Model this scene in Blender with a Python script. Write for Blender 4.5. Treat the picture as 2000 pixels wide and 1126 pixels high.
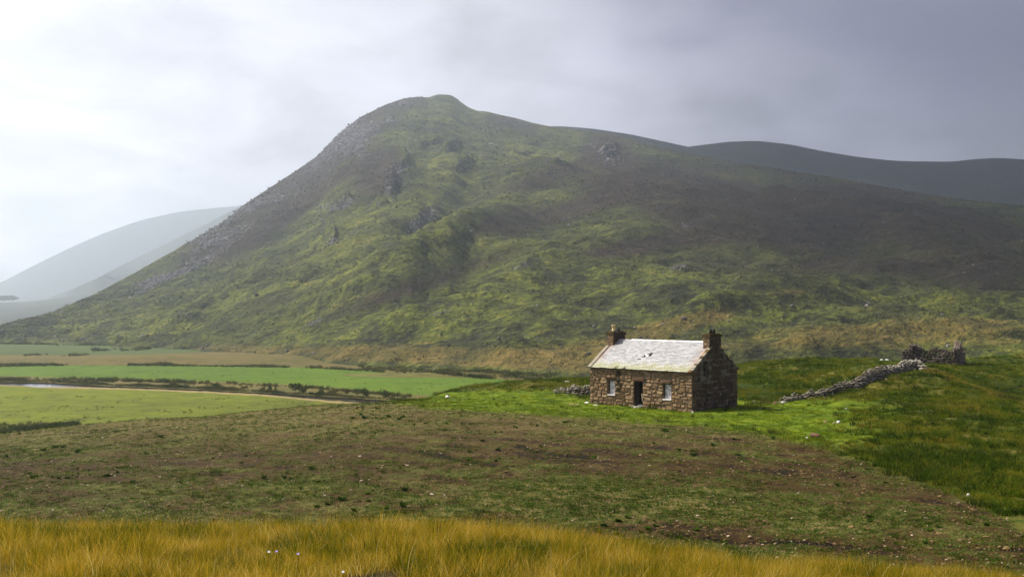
import bpy, bmesh, math, random
import numpy as np
from mathutils import Vector, Matrix, Euler

for o in list(bpy.data.objects):
    bpy.data.objects.remove(o)
S = bpy.context.scene
COL = S.collection
R = math.radians
random.seed(7)
rng = np.random.default_rng(7)

# ------------------------------------------------------------------ camera
HC = 7.9            # eye height above the ground at the cottage
HOR = 600.0         # photo row of the horizon (photo is 2000 x 1126)
FOC = 2000.0        # focal length in photo pixels
cam_d = bpy.data.cameras.new('camera')
cam_d.sensor_width = 36.0
cam_d.lens = 36.0
cam_d.shift_y = (HOR - 563.0) / 2000.0
cam_d.clip_start = 0.2
cam_d.clip_end = 40000
cam = bpy.data.objects.new('camera', cam_d)
cam.location = (0, 0, HC)
cam.rotation_euler = (R(90), 0, 0)
COL.objects.link(cam)
S.camera = cam

# ------------------------------------------------------------------ light
SUN_AZ = R(-66)     # from the view direction, negative = left
SUN_EL = R(50)
SUN_DIR = Vector((math.sin(SUN_AZ) * math.cos(SUN_EL), math.cos(SUN_AZ) * math.cos(SUN_EL), math.sin(SUN_EL)))
sd = bpy.data.lights.new('sun', 'SUN')
sd.energy = 5.0
sd.angle = R(0.6)
sd.color = (1.0, 0.915, 0.79)
sun = bpy.data.objects.new('sun', sd)
sun.rotation_euler = (-SUN_DIR).to_track_quat('-Z', 'Y').to_euler()
COL.objects.link(sun)

S.view_settings.view_transform = 'Standard'
S.view_settings.look = 'None'
S.view_settings.gamma = 1
S.view_settings.exposure = 0.85
S.view_settings.use_curve_mapping = False
S.render.engine = 'CYCLES'
S.cycles.use_denoising = True
S.cycles.max_bounces = 6
S.cycles.diffuse_bounces = 2
S.cycles.glossy_bounces = 2
S.cycles.transmission_bounces = 3
S.cycles.volume_bounces = 1
S.cycles.transparent_max_bounces = 8


# ------------------------------------------------------------------ node helper
class NT:
    def __init__(self, tree):
        self.t = tree
        self.n = tree.nodes
        self.l = tree.links

    def new(self, kind, **kw):
        nd = self.n.new(kind)
        for k, v in kw.items():
            setattr(nd, k, v)
        return nd

    def put(self, sock, v):
        if v is None:
            return
        if isinstance(v, bpy.types.NodeSocket):
            self.l.new(v, sock)
        else:
            if isinstance(v, (tuple, list)) and len(v) == 3 and sock.type == 'RGBA':
                v = (*v, 1)
            sock.default_value = v

    def math(self, op, a, b=None, c=None, clamp=False):
        nd = self.new('ShaderNodeMath', operation=op, use_clamp=clamp)
        self.put(nd.inputs[0], a)
        self.put(nd.inputs[1], b)
        self.put(nd.inputs[2], c)
        return nd.outputs[0]

    def mix(self, f, a, b, mode='MIX'):
        nd = self.new('ShaderNodeMix', data_type='RGBA', blend_type=mode)
        self.put(nd.inputs[0], f)
        self.put(nd.inputs[6], a)
        self.put(nd.inputs[7], b)
        return nd.outputs[2]

    def noise(self, scale, detail=4, rough=0.6, vec=None, out=0, dist=0.0):
        nd = self.new('ShaderNodeTexNoise')
        nd.inputs['Scale'].default_value = scale
        nd.inputs['Detail'].default_value = detail
        nd.inputs['Roughness'].default_value = rough
        nd.inputs['Distortion'].default_value = dist
        if vec is not None:
            self.l.new(vec, nd.inputs['Vector'])
        return nd.outputs[out]

    def voronoi(self, scale, vec=None, out='Distance'):
        nd = self.new('ShaderNodeTexVoronoi')
        nd.inputs['Scale'].default_value = scale
        if vec is not None:
            self.l.new(vec, nd.inputs['Vector'])
        return nd.outputs[out]

    def rng(self, v, a, b, c=0.0, d=1.0, smooth=False):
        nd = self.new('ShaderNodeMapRange')
        if smooth:
            nd.interpolation_type = 'SMOOTHSTEP'
        self.put(nd.inputs[0], v)
        for i, x in enumerate((a, b, c, d)):
            nd.inputs[i + 1].default_value = x
        return nd.outputs[0]

    def ramp(self, f, stops, interp='LINEAR'):
        nd = self.new('ShaderNodeValToRGB')
        nd.color_ramp.interpolation = interp
        el = nd.color_ramp.elements
        while len(el) > len(stops):
            el.remove(el[-1])
        while len(el) < len(stops):
            el.new(0.5)
        for e, (p, c) in zip(el, stops):
            e.position = p
            e.color = (*c, 1)
        self.put(nd.inputs[0], f)
        return nd.outputs[0]

    def attr(self, name):
        nd = self.new('ShaderNodeAttribute', attribute_name=name)
        return nd.outputs['Fac']

    def pos(self):
        return self.new('ShaderNodeNewGeometry').outputs['Position']

    def obj(self):
        return self.new('ShaderNodeTexCoord').outputs['Object']

    def rand(self):
        return self.new('ShaderNodeObjectInfo').outputs['Random']

    def scale(self, vec, s):
        nd = self.new('ShaderNodeMapping')
        nd.inputs['Scale'].default_value = s
        self.l.new(vec, nd.inputs['Vector'])
        return nd.outputs[0]

    def bump(self, h, strength=0.5, dist=0.1, normal=None):
        nd = self.new('ShaderNodeBump')
        nd.inputs['Strength'].default_value = strength
        nd.inputs['Distance'].default_value = dist
        self.put(nd.inputs['Height'], h)
        if normal is not None:
            self.l.new(normal, nd.inputs['Normal'])
        return nd.outputs[0]


def material(name, rough=0.9, spec=0.2):
    m = bpy.data.materials.new(name)
    m.use_nodes = True
    t = NT(m.node_tree)
    b = m.node_tree.nodes['Principled BSDF']
    b.inputs['Roughness'].default_value = rough
    b.inputs['Specular IOR Level'].default_value = spec
    return m, t, b


# ------------------------------------------------------------------ world
W = bpy.data.worlds.new('World')
S.world = W
W.use_nodes = True
wt = NT(W.node_tree)
for nd in list(W.node_tree.nodes):
    W.node_tree.nodes.remove(nd)
wout = wt.new('ShaderNodeOutputWorld')
sky = wt.new('ShaderNodeTexSky', sky_type='NISHITA')
sky.sun_disc = False
sky.sun_elevation = SUN_EL
sky.sun_rotation = SUN_AZ
sky.air_density = 1.2
sky.dust_density = 2.0
bg1 = wt.new('ShaderNodeBackground')
wt.put(bg1.inputs[0], sky.outputs[0])
bg1.inputs[1].default_value = 0.09
tc = wt.new('ShaderNodeTexCoord').outputs['Generated']
sep = wt.new('ShaderNodeSeparateXYZ')
wt.put(sep.inputs[0], tc)
vx, vy, vz = sep.outputs
az = wt.math('ARCTAN2', vx, vy)                       # radians, 0 = view direction
el = wt.math('ARCSINE', vz)
# cloud layer coordinates: perspective of a flat layer overhead
den = wt.math('ADD', wt.math('MAXIMUM', vz, 0.0), 0.26)
cmb = wt.new('ShaderNodeCombineXYZ')
wt.put(cmb.inputs[0], wt.math('DIVIDE', vx, den))
wt.put(cmb.inputs[1], wt.math('DIVIDE', vy, den))
cvec = cmb.outputs[0]
n_big = wt.noise(1.0, 4, 0.5, wt.scale(cvec, (1.0, 0.8, 1)), dist=0.3)
n_mid = wt.noise(3.0, 7, 0.55, cvec, dist=0.35)
# brightness falls from the sun's side (left) to the right
dotn = wt.new('ShaderNodeVectorMath', operation='DOT_PRODUCT')
wt.put(dotn.inputs[0], tc)
dotn.inputs[1].default_value = tuple(SUN_DIR)
cs = dotn.outputs['Value']
base = wt.ramp(wt.rng(cs, -1, 1), [(0.0, (.035, .035, .042)), (0.38, (.05, .05, .065)), (0.50, (.12, .122, .16)),
                                  (0.60, (.22, .22, .295)), (0.69, (.41, .40, .465)), (0.79, (.54, .522, .565)), (1.0, (.80, .77, .76))])
# thicker cloud overhead than near the horizon
ovh = wt.rng(el, 0.24, 0.75, 1.0, 0.30, smooth=True)
ovc = wt.new('ShaderNodeCombineColor')
for i in range(3):
    wt.put(ovc.inputs[i], ovh)
base = wt.mix(1.0, base, ovc.outputs[0], 'MULTIPLY')
# pale band low over the horizon
lowband = wt.rng(el, 0.02, 0.24, 1.0, 0.0, smooth=True)
base = wt.mix(wt.math('MULTIPLY', lowband, 0.62), base, wt.mix(1.0, base, (1.75, 1.7, 1.58), 'MULTIPLY'))
# heavy cloud over the right of the valley, ragged lower edge
edge = wt.math('ADD', wt.rng(el, 0.15, 0.29), wt.math('MULTIPLY', wt.math('SUBTRACT', n_mid, 0.5), 1.7))
edge = wt.math('ADD', edge, wt.rng(az, -0.05, 0.5, -0.75, 0.25))
dark = wt.rng(edge, 0.10, 0.85, smooth=True)
lump = wt.rng(wt.math('ADD', wt.math('MULTIPLY', n_big, .5), wt.math('MULTIPLY', n_mid, .5)), 0.40, 0.60, 0.68, 1.26)
lumpc = wt.new('ShaderNodeCombineColor')
for i in range(3):
    wt.put(lumpc.inputs[i], lump)
cloud = wt.mix(1.0, base, lumpc.outputs[0], 'MULTIPLY')
cloud = wt.mix(wt.math('MULTIPLY', dark, 0.75), cloud, (.09, .09, .15))
bg2 = wt.new('ShaderNodeBackground')
wt.put(bg2.inputs[0], cloud)
bg2.inputs[1].default_value = 1.0
ms = wt.new('ShaderNodeMixShader')
ms.inputs[0].default_value = 0.93
wt.l.new(bg1.outputs[0], ms.inputs[1])
wt.l.new(bg2.outputs[0], ms.inputs[2])
wt.l.new(ms.outputs[0], wout.inputs['Surface'])
W.cycles.sampling_method = 'MANUAL'
W.cycles.sample_map_resolution = 512


# ------------------------------------------------------------------ numeric noise
def _h(ix, iy, seed):
    n = (ix.astype(np.int64) * 374761393 + iy.astype(np.int64) * 668265263 + seed * 982451653) & 0xFFFFFFFF
    n = ((n ^ (n >> 13)) * 1274126177) & 0xFFFFFFFF
    n = n ^ (n >> 16)
    return (n & 0xFFFF) / 32767.5 - 1.0


def vnoise(x, y, seed=0):
    ix, iy = np.floor(x), np.floor(y)
    fx, fy = x - ix, y - iy
    ux, uy = fx * fx * fx * (fx * (fx * 6 - 15) + 10), fy * fy * fy * (fy * (fy * 6 - 15) + 10)
    a, b = _h(ix, iy, seed), _h(ix + 1, iy, seed)
    c, d = _h(ix, iy + 1, seed), _h(ix + 1, iy + 1, seed)
    return (a * (1 - ux) + b * ux) * (1 - uy) + (c * (1 - ux) + d * ux) * uy


def fbm(x, y, octs=4, seed=0, gain=0.5):
    s, a, t = 0, 1.0, 0
    x, y = np.asarray(x, float), np.asarray(y, float)
    for k in range(octs):
        s = s + a * vnoise(x + 17.3 * k, y - 9.1 * k, seed + k)
        t += a
        a *= gain
        x, y = x * 1.62 + y * 1.18, y * 1.62 - x * 1.18
    return s / t


def sstep(a, b, x):
    t = np.clip((x - a) / (b - a), 0, 1)
    return t * t * (3 - 2 * t)


def link(o, parent=None):
    COL.objects.link(o)
    if parent:
        o.parent = parent
    return o


def tag(o, label=None, cat=None, group=None, kind=None):
    if label:
        o['label'] = label
    if cat:
        o['category'] = cat
    if group:
        o['group'] = group
    if kind:
        o['kind'] = kind
    return o


def grid_obj(name, X, Y, Z, mat, attrs=None, smooth=True):
    nv, nu = X.shape
    me = bpy.data.meshes.new(name)
    co = np.stack([X, Y, Z], -1).reshape(-1, 3).astype(np.float32)
    idx = np.arange(nv * nu).reshape(nv, nu)
    f = np.stack([idx[:-1, :-1], idx[:-1, 1:], idx[1:, 1:], idx[1:, :-1]], -1).reshape(-1, 4).astype(np.int32)
    me.vertices.add(len(co))
    me.vertices.foreach_set('co', co.ravel())
    me.loops.add(f.size)
    me.loops.foreach_set('vertex_index', f.ravel())
    me.polygons.add(len(f))
    me.polygons.foreach_set('loop_start', np.arange(0, f.size, 4, dtype=np.int32))
    me.polygons.foreach_set('loop_total', np.full(len(f), 4, dtype=np.int32))
    me.update(calc_edges=True)
    if smooth:
        me.polygons.foreach_set('use_smooth', np.ones(len(f), dtype=bool))
    for k, v in (attrs or {}).items():
        a = me.attributes.new(k, 'FLOAT', 'POINT')
        a.data.foreach_set('value', np.ascontiguousarray(v, dtype=np.float32).ravel())
    me.materials.append(mat)
    o = bpy.data.objects.new(name, me)
    return link(o)


def mesh_obj(name, verts, faces, mat, parent=None, smooth=False, do_link=True):
    me = bpy.data.meshes.new(name)
    me.from_pydata([tuple(v) for v in verts], [], faces)
    me.validate()
    me.update()
    if smooth:
        for p in me.polygons:
            p.use_smooth = True
    if mat:
        me.materials.append(mat)
    o = bpy.data.objects.new(name, me)
    if do_link:
        link(o, parent)
    return o


class MB:
    """collects boxes / prisms for one mesh"""
    def __init__(self):
        self.v, self.f = [], []

    def box(self, a, b):
        (x0, y0, z0), (x1, y1, z1) = a, b
        k = len(self.v)
        self.v += [(x0, y0, z0), (x1, y0, z0), (x1, y1, z0), (x0, y1, z0), (x0, y0, z1), (x1, y0, z1), (x1, y1, z1), (x0, y1, z1)]
        self.f += [tuple(k + i for i in q) for q in ((0, 3, 2, 1), (4, 5, 6, 7), (0, 1, 5, 4), (1, 2, 6, 5), (2, 3, 7, 6), (3, 0, 4, 7))]
        return self

    def hexa(self, p):
        k = len(self.v)
        self.v += [tuple(q) for q in p]
        self.f += [tuple(k + i for i in q) for q in ((0, 3, 2, 1), (4, 5, 6, 7), (0, 1, 5, 4), (1, 2, 6, 5), (2, 3, 7, 6), (3, 0, 4, 7))]
        return self

    def add(self, verts, faces):
        k = len(self.v)
        self.v += [tuple(q) for q in verts]
        self.f += [tuple(k + i for i in q) for q in faces]
        return self

    def lathe(self, prof, c=(0, 0, 0), n=12):
        k = len(self.v)
        for r, z in prof:
            for i in range(n):
                a = 2 * math.pi * i / n
                self.v.append((c[0] + r * math.cos(a), c[1] + r * math.sin(a), c[2] + z))
        for j in range(len(prof) - 1):
            for i in range(n):
                i2 = (i + 1) % n
                self.f.append((k + j * n + i, k + j * n + i2, k + (j + 1) * n + i2, k + (j + 1) * n + i))
        return self

    def build(self, name, mat, parent=None, smooth=False):
        return mesh_obj(name, self.v, self.f, mat, parent, smooth)


# ------------------------------------------------------------------ materials
def grass_ground(name, cols, scale=1.0, bump=0.6, fine=6.0):
    m, t, b = material(name, 0.95, 0.1)
    p = t.pos()
    n1 = t.noise(0.05 * scale, 4, 0.6, p)
    n2 = t.noise(0.6 * scale, 5, 0.65, p)
    n3 = t.noise(fine * scale, 3, 0.7, p)
    f = t.math('ADD', t.math('MULTIPLY', n1, 0.35), t.math('ADD', t.math('MULTIPLY', n2, 0.40), t.math('MULTIPLY', n3, 0.25)))
    f = t.rng(f, 0.36, 0.64)
    c = t.ramp(f, [(i / (len(cols) - 1), q) for i, q in enumerate(cols)])
    t.put(b.inputs['Base Color'], c)
    h = t.math('ADD', n2, t.math('MULTIPLY', n3, 0.5))
    t.put(b.inputs['Normal'], t.bump(h, bump, 0.5 / scale))
    return m


def ground_material():
    """near ground: golden moor grass, stubble field, lawn by the cottage, rough hummock grass (vertex masks)"""
    m, t, b = material('near_ground', 0.95, 0.1)
    p = t.pos()
    n0 = t.noise(0.08, 4, 0.6, p)
    n1 = t.noise(0.5, 5, 0.65, p)
    n2 = t.noise(2.4, 4, 0.65, p)
    n3 = t.noise(11, 3, 0.7, p)
    # field
    fld = t.math('ADD', t.math('MULTIPLY', n1, 0.35), t.math('ADD', t.math('MULTIPLY', n2, 0.33), t.math('MULTIPLY', n3, 0.32)))
    fld = t.math('SUBTRACT', fld, t.math('MULTIPLY', t.attr('brown'), 0.13))
    fc = t.ramp(t.rng(fld, 0.32, 0.60), [(0.0, (.007, .0045, .002)), (0.22, (.030, .0155, .004)), (0.42, (.050, .031, .006)),
                                        (0.56, (.042, .043, .007)), (0.76, (.062, .074, .009)), (1.0, (.17, .125, .05))])
    # lawn
    lw = t.rng(t.math('ADD', t.math('MULTIPLY', n1, .5), t.math('MULTIPLY', n3, .5)), .38, .64)
    lc = t.ramp(lw, [(0, (.028, .055, .003)), (.5, (.10, .15, .006)), (.8, (.16, .205, .009)), (1, (.18, .18, .015))])
    # rough
    rg = t.rng(t.math('ADD', t.math('MULTIPLY', n0, .4), t.math('ADD', t.math('MULTIPLY', n1, .35), t.math('MULTIPLY', n3, .25))), .38, .62)
    rc = t.ramp(rg, [(0, (.012, .022, .003)), (.35, (.030, .05, .005)), (.6, (.07, .085, .009)), (.8, (.12, .09, .02)), (1, (.09, .11, .012))])
    # golden base
    gc = t.ramp(t.rng(n2, .35, .65), [(0, (.012, .013, .003)), (.5, (.04, .028, .006)), (1, (.08, .05, .01))])
    fc = t.mix(t.math('MULTIPLY', t.attr('dry'), t.rng(fld, .34, .56)), fc, t.ramp(t.rng(n3, .35, .65), [(0, (.055, .045, .012)), (.5, (.12, .095, .03)), (1, (.24, .18, .075))]))
    c = t.mix(t.attr('field'), rc, fc)
    c = t.mix(t.attr('lawn'), c, lc)
    c = t.mix(t.attr('gold'), c, gc)
    t.put(b.inputs['Base Color'], c)
    h = t.math('ADD', t.math('MULTIPLY', n2, 1.0), t.math('MULTIPLY', n3, 0.45))
    t.put(b.inputs['Normal'], t.bump(h, 0.9, 0.22))
    return m


def mountain_material():
    m, t, b = material('mountain_slope', 0.95, 0.1)
    p = t.pos()
    n1 = t.noise(0.012, 5, 0.62, p)
    n2 = t.noise(0.07, 6, 0.65, p)
    n3 = t.noise(0.35, 4, 0.7, p)
    n4 = t.noise(0.55, 4, .75, t.scale(p, (.35, 1, 1)))
    g = t.math('ADD', t.math('MULTIPLY', n1, .25), t.math('ADD', t.math('MULTIPLY', n2, .30), t.math('ADD', t.math('MULTIPLY', n3, .25), t.math('MULTIPLY', n4, .20))))
    gf = t.rng(g, .40, .60)
    grass = t.ramp(gf, [(0, (.006, .007, .005)), (.25, (.018, .021, .008)), (.5, (.043, .050, .012)), (.75, (.095, .115, .014)), (1, (.19, .165, .035))])
    heath = t.ramp(gf, [(0, (.014, .010, .010)), (.5, (.028, .019, .016)), (.8, (.042, .032, .018)), (1, (.07, .075, .02))])
    tan = t.ramp(gf, [(0, (.025, .025, .008)), (.35, (.065, .058, .014)), (.7, (.125, .095, .024)), (1, (.20, .14, .045))])
    rock = t.ramp(t.rng(t.math('ADD', t.math('MULTIPLY', n3, .5), t.math('MULTIPLY', n4, .5)), .35, .65), [(0, (.02, .018, .022)), (.5, (.065, .060, .070)), (1, (.22, .205, .225))])
    # where heather, tan grass and scree show: soft masks broken up by the noise
    def broken(a, k=1.6):
        return t.rng(t.math('ADD', t.attr(a), t.math('MULTIPLY', t.math('SUBTRACT', t.math('ADD', t.math('MULTIPLY', n2, .5), t.math('MULTIPLY', n3, .5)), .5), k)), .32, .62)
    c = t.mix(broken('heath'), grass, heath)
    c = t.mix(broken('tan', 1.0), c, tan)
    c = t.mix(broken('rock', 1.8), c, rock)
    c = t.mix(t.math('MULTIPLY', t.rng(n3, .66, .72), .35), c, (.16, .145, .14))
    t.put(b.inputs['Base Color'], c)
    h = t.math('ADD', t.math('MULTIPLY', n2, 1.0), t.math('MULTIPLY', n3, .35))
    t.put(b.inputs['Normal'], t.bump(h, 1.0, 7.0))
    return m


def leaf_material(name, cols, trans=0.35, patch=0.35):
    """grass / leaves: colour by individual plant and by patches of ground"""
    m = bpy.data.materials.new(name)
    m.use_nodes = True
    t = NT(m.node_tree)
    for nd in list(t.n):
        t.n.remove(nd)
    out = t.new('ShaderNodeOutputMaterial')
    r = t.rand()
    p = t.pos()
    n = t.noise(patch, 3, 0.6, p)
    n2 = t.noise(patch * 6, 2, 0.6, p)
    f = t.math('ADD', t.math('MULTIPLY', t.rng(n, .3, .7), .55), t.math('ADD', t.math('MULTIPLY', r, .3), t.math('MULTIPLY', n2, .15)))
    f = t.math('ADD', f, t.math('MULTIPLY', t.math('SUBTRACT', t.attr('tone'), .5), .6))
    c = t.ramp(t.rng(f, .12, .88), [(i / (len(cols) - 1), q) for i, q in enumerate(cols)])
    d = t.new('ShaderNodeBsdfDiffuse')
    t.put(d.inputs[0], c)
    tr = t.new('ShaderNodeBsdfTranslucent')
    t.put(tr.inputs[0], c)
    mx = t.new('ShaderNodeMixShader')
    mx.inputs[0].default_value = trans
    t.l.new(d.outputs[0], mx.inputs[1])
    t.l.new(tr.outputs[0], mx.inputs[2])
    t.l.new(mx.outputs[0], out.inputs[0])
    return m


def stone_material(name, cols, lichen=None, amount=.5, spec=.2, scale=1.0, rough=.9):
    m, t, b = material(name, rough, spec)
    o = t.obj()
    p = t.pos()
    r = t.rand()
    n = t.noise(3.5 * scale, 5, .65, p)
    n2 = t.noise(16 * scale, 3, .6, p)
    f = t.math('ADD', t.math('MULTIPLY', r, .6), t.math('ADD', t.math('MULTIPLY', t.rng(n, .3, .7), .28), t.math('MULTIPLY', n2, .12)))
    c = t.ramp(f, [(i / (len(cols) - 1), q) for i, q in enumerate(cols)])
    if lichen:
        nl = t.noise(2.2 * scale, 6, .7, t.scale(p, (1, 1, 1.3)))
        c = t.mix(t.math('MULTIPLY', t.rng(nl, .62 - .2 * amount, .68 - .16 * amount), .9), c, lichen)
    t.put(b.inputs['Base Color'], c)
    t.put(b.inputs['Normal'], t.bump(t.math('ADD', n, t.math('MULTIPLY', n2, .6)), .7, .05 / scale))
    return m


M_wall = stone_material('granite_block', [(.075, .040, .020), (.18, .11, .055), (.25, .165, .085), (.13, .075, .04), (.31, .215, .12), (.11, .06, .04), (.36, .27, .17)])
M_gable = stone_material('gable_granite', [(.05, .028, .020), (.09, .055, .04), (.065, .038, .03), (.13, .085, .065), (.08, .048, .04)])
M_mortar = stone_material('lime_mortar', [(.16, .115, .072), (.22, .16, .105)], lichen=(.05, .04, .02), amount=.4)
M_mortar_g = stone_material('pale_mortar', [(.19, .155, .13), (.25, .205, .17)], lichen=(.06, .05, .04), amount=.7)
M_lintel = stone_material('lintel_granite', [(.10, .055, .03), (.13, .078, .045)])
M_skew = stone_material('skew_stone', [(.17, .15, .11), (.30, .27, .22), (.22, .19, .14)], lichen=(.36, .17, .03), amount=.15)
M_cope = stone_material('coping_lichen', [(.05, .032, .018), (.085, .055, .02)], lichen=(.26, .13, .015), amount=.25)
M_dyke = stone_material('dyke_stone', [(.03, .024, .02), (.11, .09, .07), (.19, .165, .135), (.05, .04, .033), (.38, .35, .29), (.09, .075, .06)], lichen=(.34, .33, .27), amount=.15)
M_ruin = stone_material('ruin_stone', [(.045, .032, .028), (.10, .075, .065), (.06, .045, .04), (.22, .17, .15), (.09, .07, .06)], lichen=(.28, .25, .22), amount=.1)
M_rubble = stone_material('dark_rubble', [(.035, .03, .024), (.06, .05, .04)])
M_pale = stone_material('pale_stone', [(.55, .53, .50), (.75, .73, .72)])
M_brownrock = stone_material('brown_stone', [(.25, .16, .10), (.30, .20, .13)])
M_redrock = stone_material('red_earth_rock', [(.11, .055, .04), (.14, .07, .05)])
M_crag = stone_material('crag_rock', [(.025, .021, .024), (.06, .052, .055), (.13, .115, .12), (.27, .245, .25)], scale=.05)
M_scree = stone_material('scree_rock', [(.08, .075, .085), (.15, .14, .155), (.30, .285, .31)], scale=.3)
M_fieldstone = stone_material('field_stone', [(.18, .12, .08), (.38, .28, .20), (.55, .47, .40)])


def slate_material():
    m, t, b = material('weathered_slate', .42, .9)
    o = t.obj()
    sx = t.new('ShaderNodeSeparateXYZ')
    t.put(sx.inputs[0], o)
    n = t.noise(1.6, 5, .65, o)
    n2 = t.noise(9, 4, .65, o)
    n3 = t.noise(.7, 3, .6, o)
    tone = t.attr('tone')
    f = t.math('ADD', t.math('MULTIPLY', tone, .55), t.math('MULTIPLY', n2, .45))
    c = t.ramp(t.rng(f, .2, .8), [(0, (.25, .255, .27)), (.5, (.355, .36, .38)), (1, (.46, .46, .475))])
    # red rust / lichen near the verges
    vr = t.math('MAXIMUM', t.rng(sx.outputs[0], -4.0, -4.75), t.rng(sx.outputs[0], 4.0, 4.75))
    c = t.mix(t.math('MULTIPLY', t.rng(t.math('ADD', n2, t.math('MULTIPLY', vr, .16)), .60, .66), .75), c, (.38, .23, .16))
    # moss on the lower courses
    low = t.rng(sx.outputs[2], 4.05, 3.15)
    ms_ = t.rng(t.math('ADD', t.math('MULTIPLY', low, .42), t.math('MULTIPLY', t.math('SUBTRACT', t.math('ADD', t.math('MULTIPLY', n, .6), t.math('MULTIPLY', n2, .4)), .5), 1.1)), .22, .40)
    moss = t.ramp(t.rng(n2, .35, .65), [(0, (.13, .12, .06)), (.5, (.28, .29, .12)), (1, (.50, .48, .38))])
    c = t.mix(t.math('MULTIPLY', ms_, .85), c, moss)
    t.put(b.inputs['Base Color'], c)
    t.put(b.inputs['Roughness'], t.math('ADD', .40, t.math('MULTIPLY', ms_, .45)))
    t.put(b.inputs['Normal'], t.bump(n2, .4, .02))
    return m


def plain(name, c, rough=.8, spec=.3, var=.25, scale=6):
    m, t, b = material(name, rough, spec)
    n = t.noise(scale, 5, .65, t.obj())
    lo = tuple(x * (1 - var) for x in c)
    hi = tuple(min(1, x * (1 + var)) for x in c)
    t.put(b.inputs['Base Color'], t.ramp(t.rng(n, .3, .7), [(0, lo), (1, hi)]))
    t.put(b.inputs['Normal'], t.bump(n, .3, .02))
    return m


def blocking_material():
    m, t, b = material('flaking_whitewash', .8, .3)
    o = t.scale(t.obj(), (1, 1, .8))
    n = t.noise(7, 5, .7, o)
    n2 = t.noise(2.4, 3, .6, o)
    f = t.math('ADD', t.math('MULTIPLY', n, .7), t.math('MULTIPLY', n2, .3))
    t.put(b.inputs['Base Color'], t.ramp(t.rng(f, .38, .58), [(0, (.10, .09, .11)), (.35, (.40, .38, .44)), (1, (.85, .82, .86))]))
    t.put(b.inputs['Normal'], t.bump(n, .6, .03))
    return m


M_slate = slate_material()
M_block = blocking_material()
M_white = plain('white_sill', (.75, .72, .70), .7)
M_dark = plain('near_black', (.02, .018, .016), .95, .1)
M_darkwood = plain('dark_weathered_wood', (.035, .025, .02), .9, .1)
M_palewood = plain('pale_broken_wood', (.42, .33, .24), .85)
M_cream = plain('cream_clay', (.62, .47, .24), .7, .3, .12)
M_blackpot = plain('black_clay', (.022, .018, .016), .8, .2)
M_ridge = plain('ridge_tile', (.62, .58, .60), .45, .8, .2)

M_ground = ground_material()
M_mount = mountain_material()
M_valley = grass_ground('valley_grass', [(.05, .045, .012), (.09, .08, .02), (.12, .12, .03), (.15, .12, .05)], .4, .6, 3)
M_moor = grass_ground('moor_grass', [(.05, .055, .013), (.085, .075, .020), (.13, .10, .032), (.06, .075, .016)], .35, .7, 4)
M_far_p = grass_ground('far_pasture', [(.04, .058, .015), (.052, .073, .018), (.065, .088, .022)], .3, .3, 3)
M_meadow = grass_ground('meadow_green', [(.028, .05, .005), (.052, .098, .005), (.075, .128, .006), (.11, .14, .012)], .3, .35, 3)
M_pasture = grass_ground('pasture_green', [(.045, .05, .006), (.080, .095, .005), (.110, .138, .005), (.15, .12, .015)], .3, .4, 3)
M_bank = grass_ground('bank_grass', [(.03, .04, .008), (.07, .075, .015), (.14, .11, .035), (.18, .13, .05)], .8, .9, 3)
M_gravel = grass_ground('gravel_bank', [(.12, .13, .03), (.22, .17, .07), (.30, .24, .13)], 1.0, .6, 3)


def water_material():
    m, t, b = material('river_water', .12, .5)
    p = t.pos()
    n = t.noise(1.2, 4, .6, t.scale(p, (1, .5, 1)))
    t.put(b.inputs['Base Color'], (.035, .026, .018))
    t.put(b.inputs['Normal'], t.bump(n, .08, .1))
    return m


M_water = water_material()
M_farhill_l = grass_ground('far_hill_left', [(.025, .03, .03), (.04, .048, .035), (.06, .065, .04)], .02, .5, 3)
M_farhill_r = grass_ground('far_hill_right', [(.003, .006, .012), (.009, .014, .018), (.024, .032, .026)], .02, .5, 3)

M_gold = leaf_material('golden_grass', [(.018, .04, .003), (.07, .10, .005), (.20, .19, .009), (.42, .29, .015), (.46, .25, .016), (.70, .52, .13)], .5, 1.3)
M_lawn = leaf_material('short_lawn_grass', [(.03, .07, .003), (.11, .18, .005), (.18, .25, .008), (.24, .25, .015)], .4, .5)
M_rough = leaf_material('rough_grass', [(.007, .018, .0015), (.022, .052, .0025), (.075, .125, .005), (.15, .16, .009), (.24, .175, .025)], .4, .22)
M_rush = leaf_material('rush_green', [(.010, .022, .003), (.03, .05, .006), (.065, .08, .012), (.16, .12, .035)], .3, .12)
M_weed = leaf_material('dock_leaves', [(.014, .032, .003), (.028, .055, .005), (.055, .09, .008)], .3, .5)
M_sprout = leaf_material('clover_sprouts', [(.022, .045, .005), (.05, .09, .010), (.17, .23, .06)], .3, .5)
M_clod = stone_material('dry_clod', [(.05, .032, .012), (.09, .06, .02), (.19, .125, .05)])
M_heath = leaf_material('moor_tussock', [(.02, .018, .012), (.04, .042, .014), (.075, .085, .02), (.13, .12, .035)], .2, .02)

# ------------------------------------------------------------------ near ground: one height field
FR = -14.0      # the knoll's foot goes below the valley floor (z = -12)
ctrl = []


def cp(px, py, Y):
    ctrl.append(((px - 1000) / FOC * Y, Y, HC - (py - HOR) / FOC * Y))


def cz(x, y, z):
    ctrl.append((x, y, z))


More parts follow.
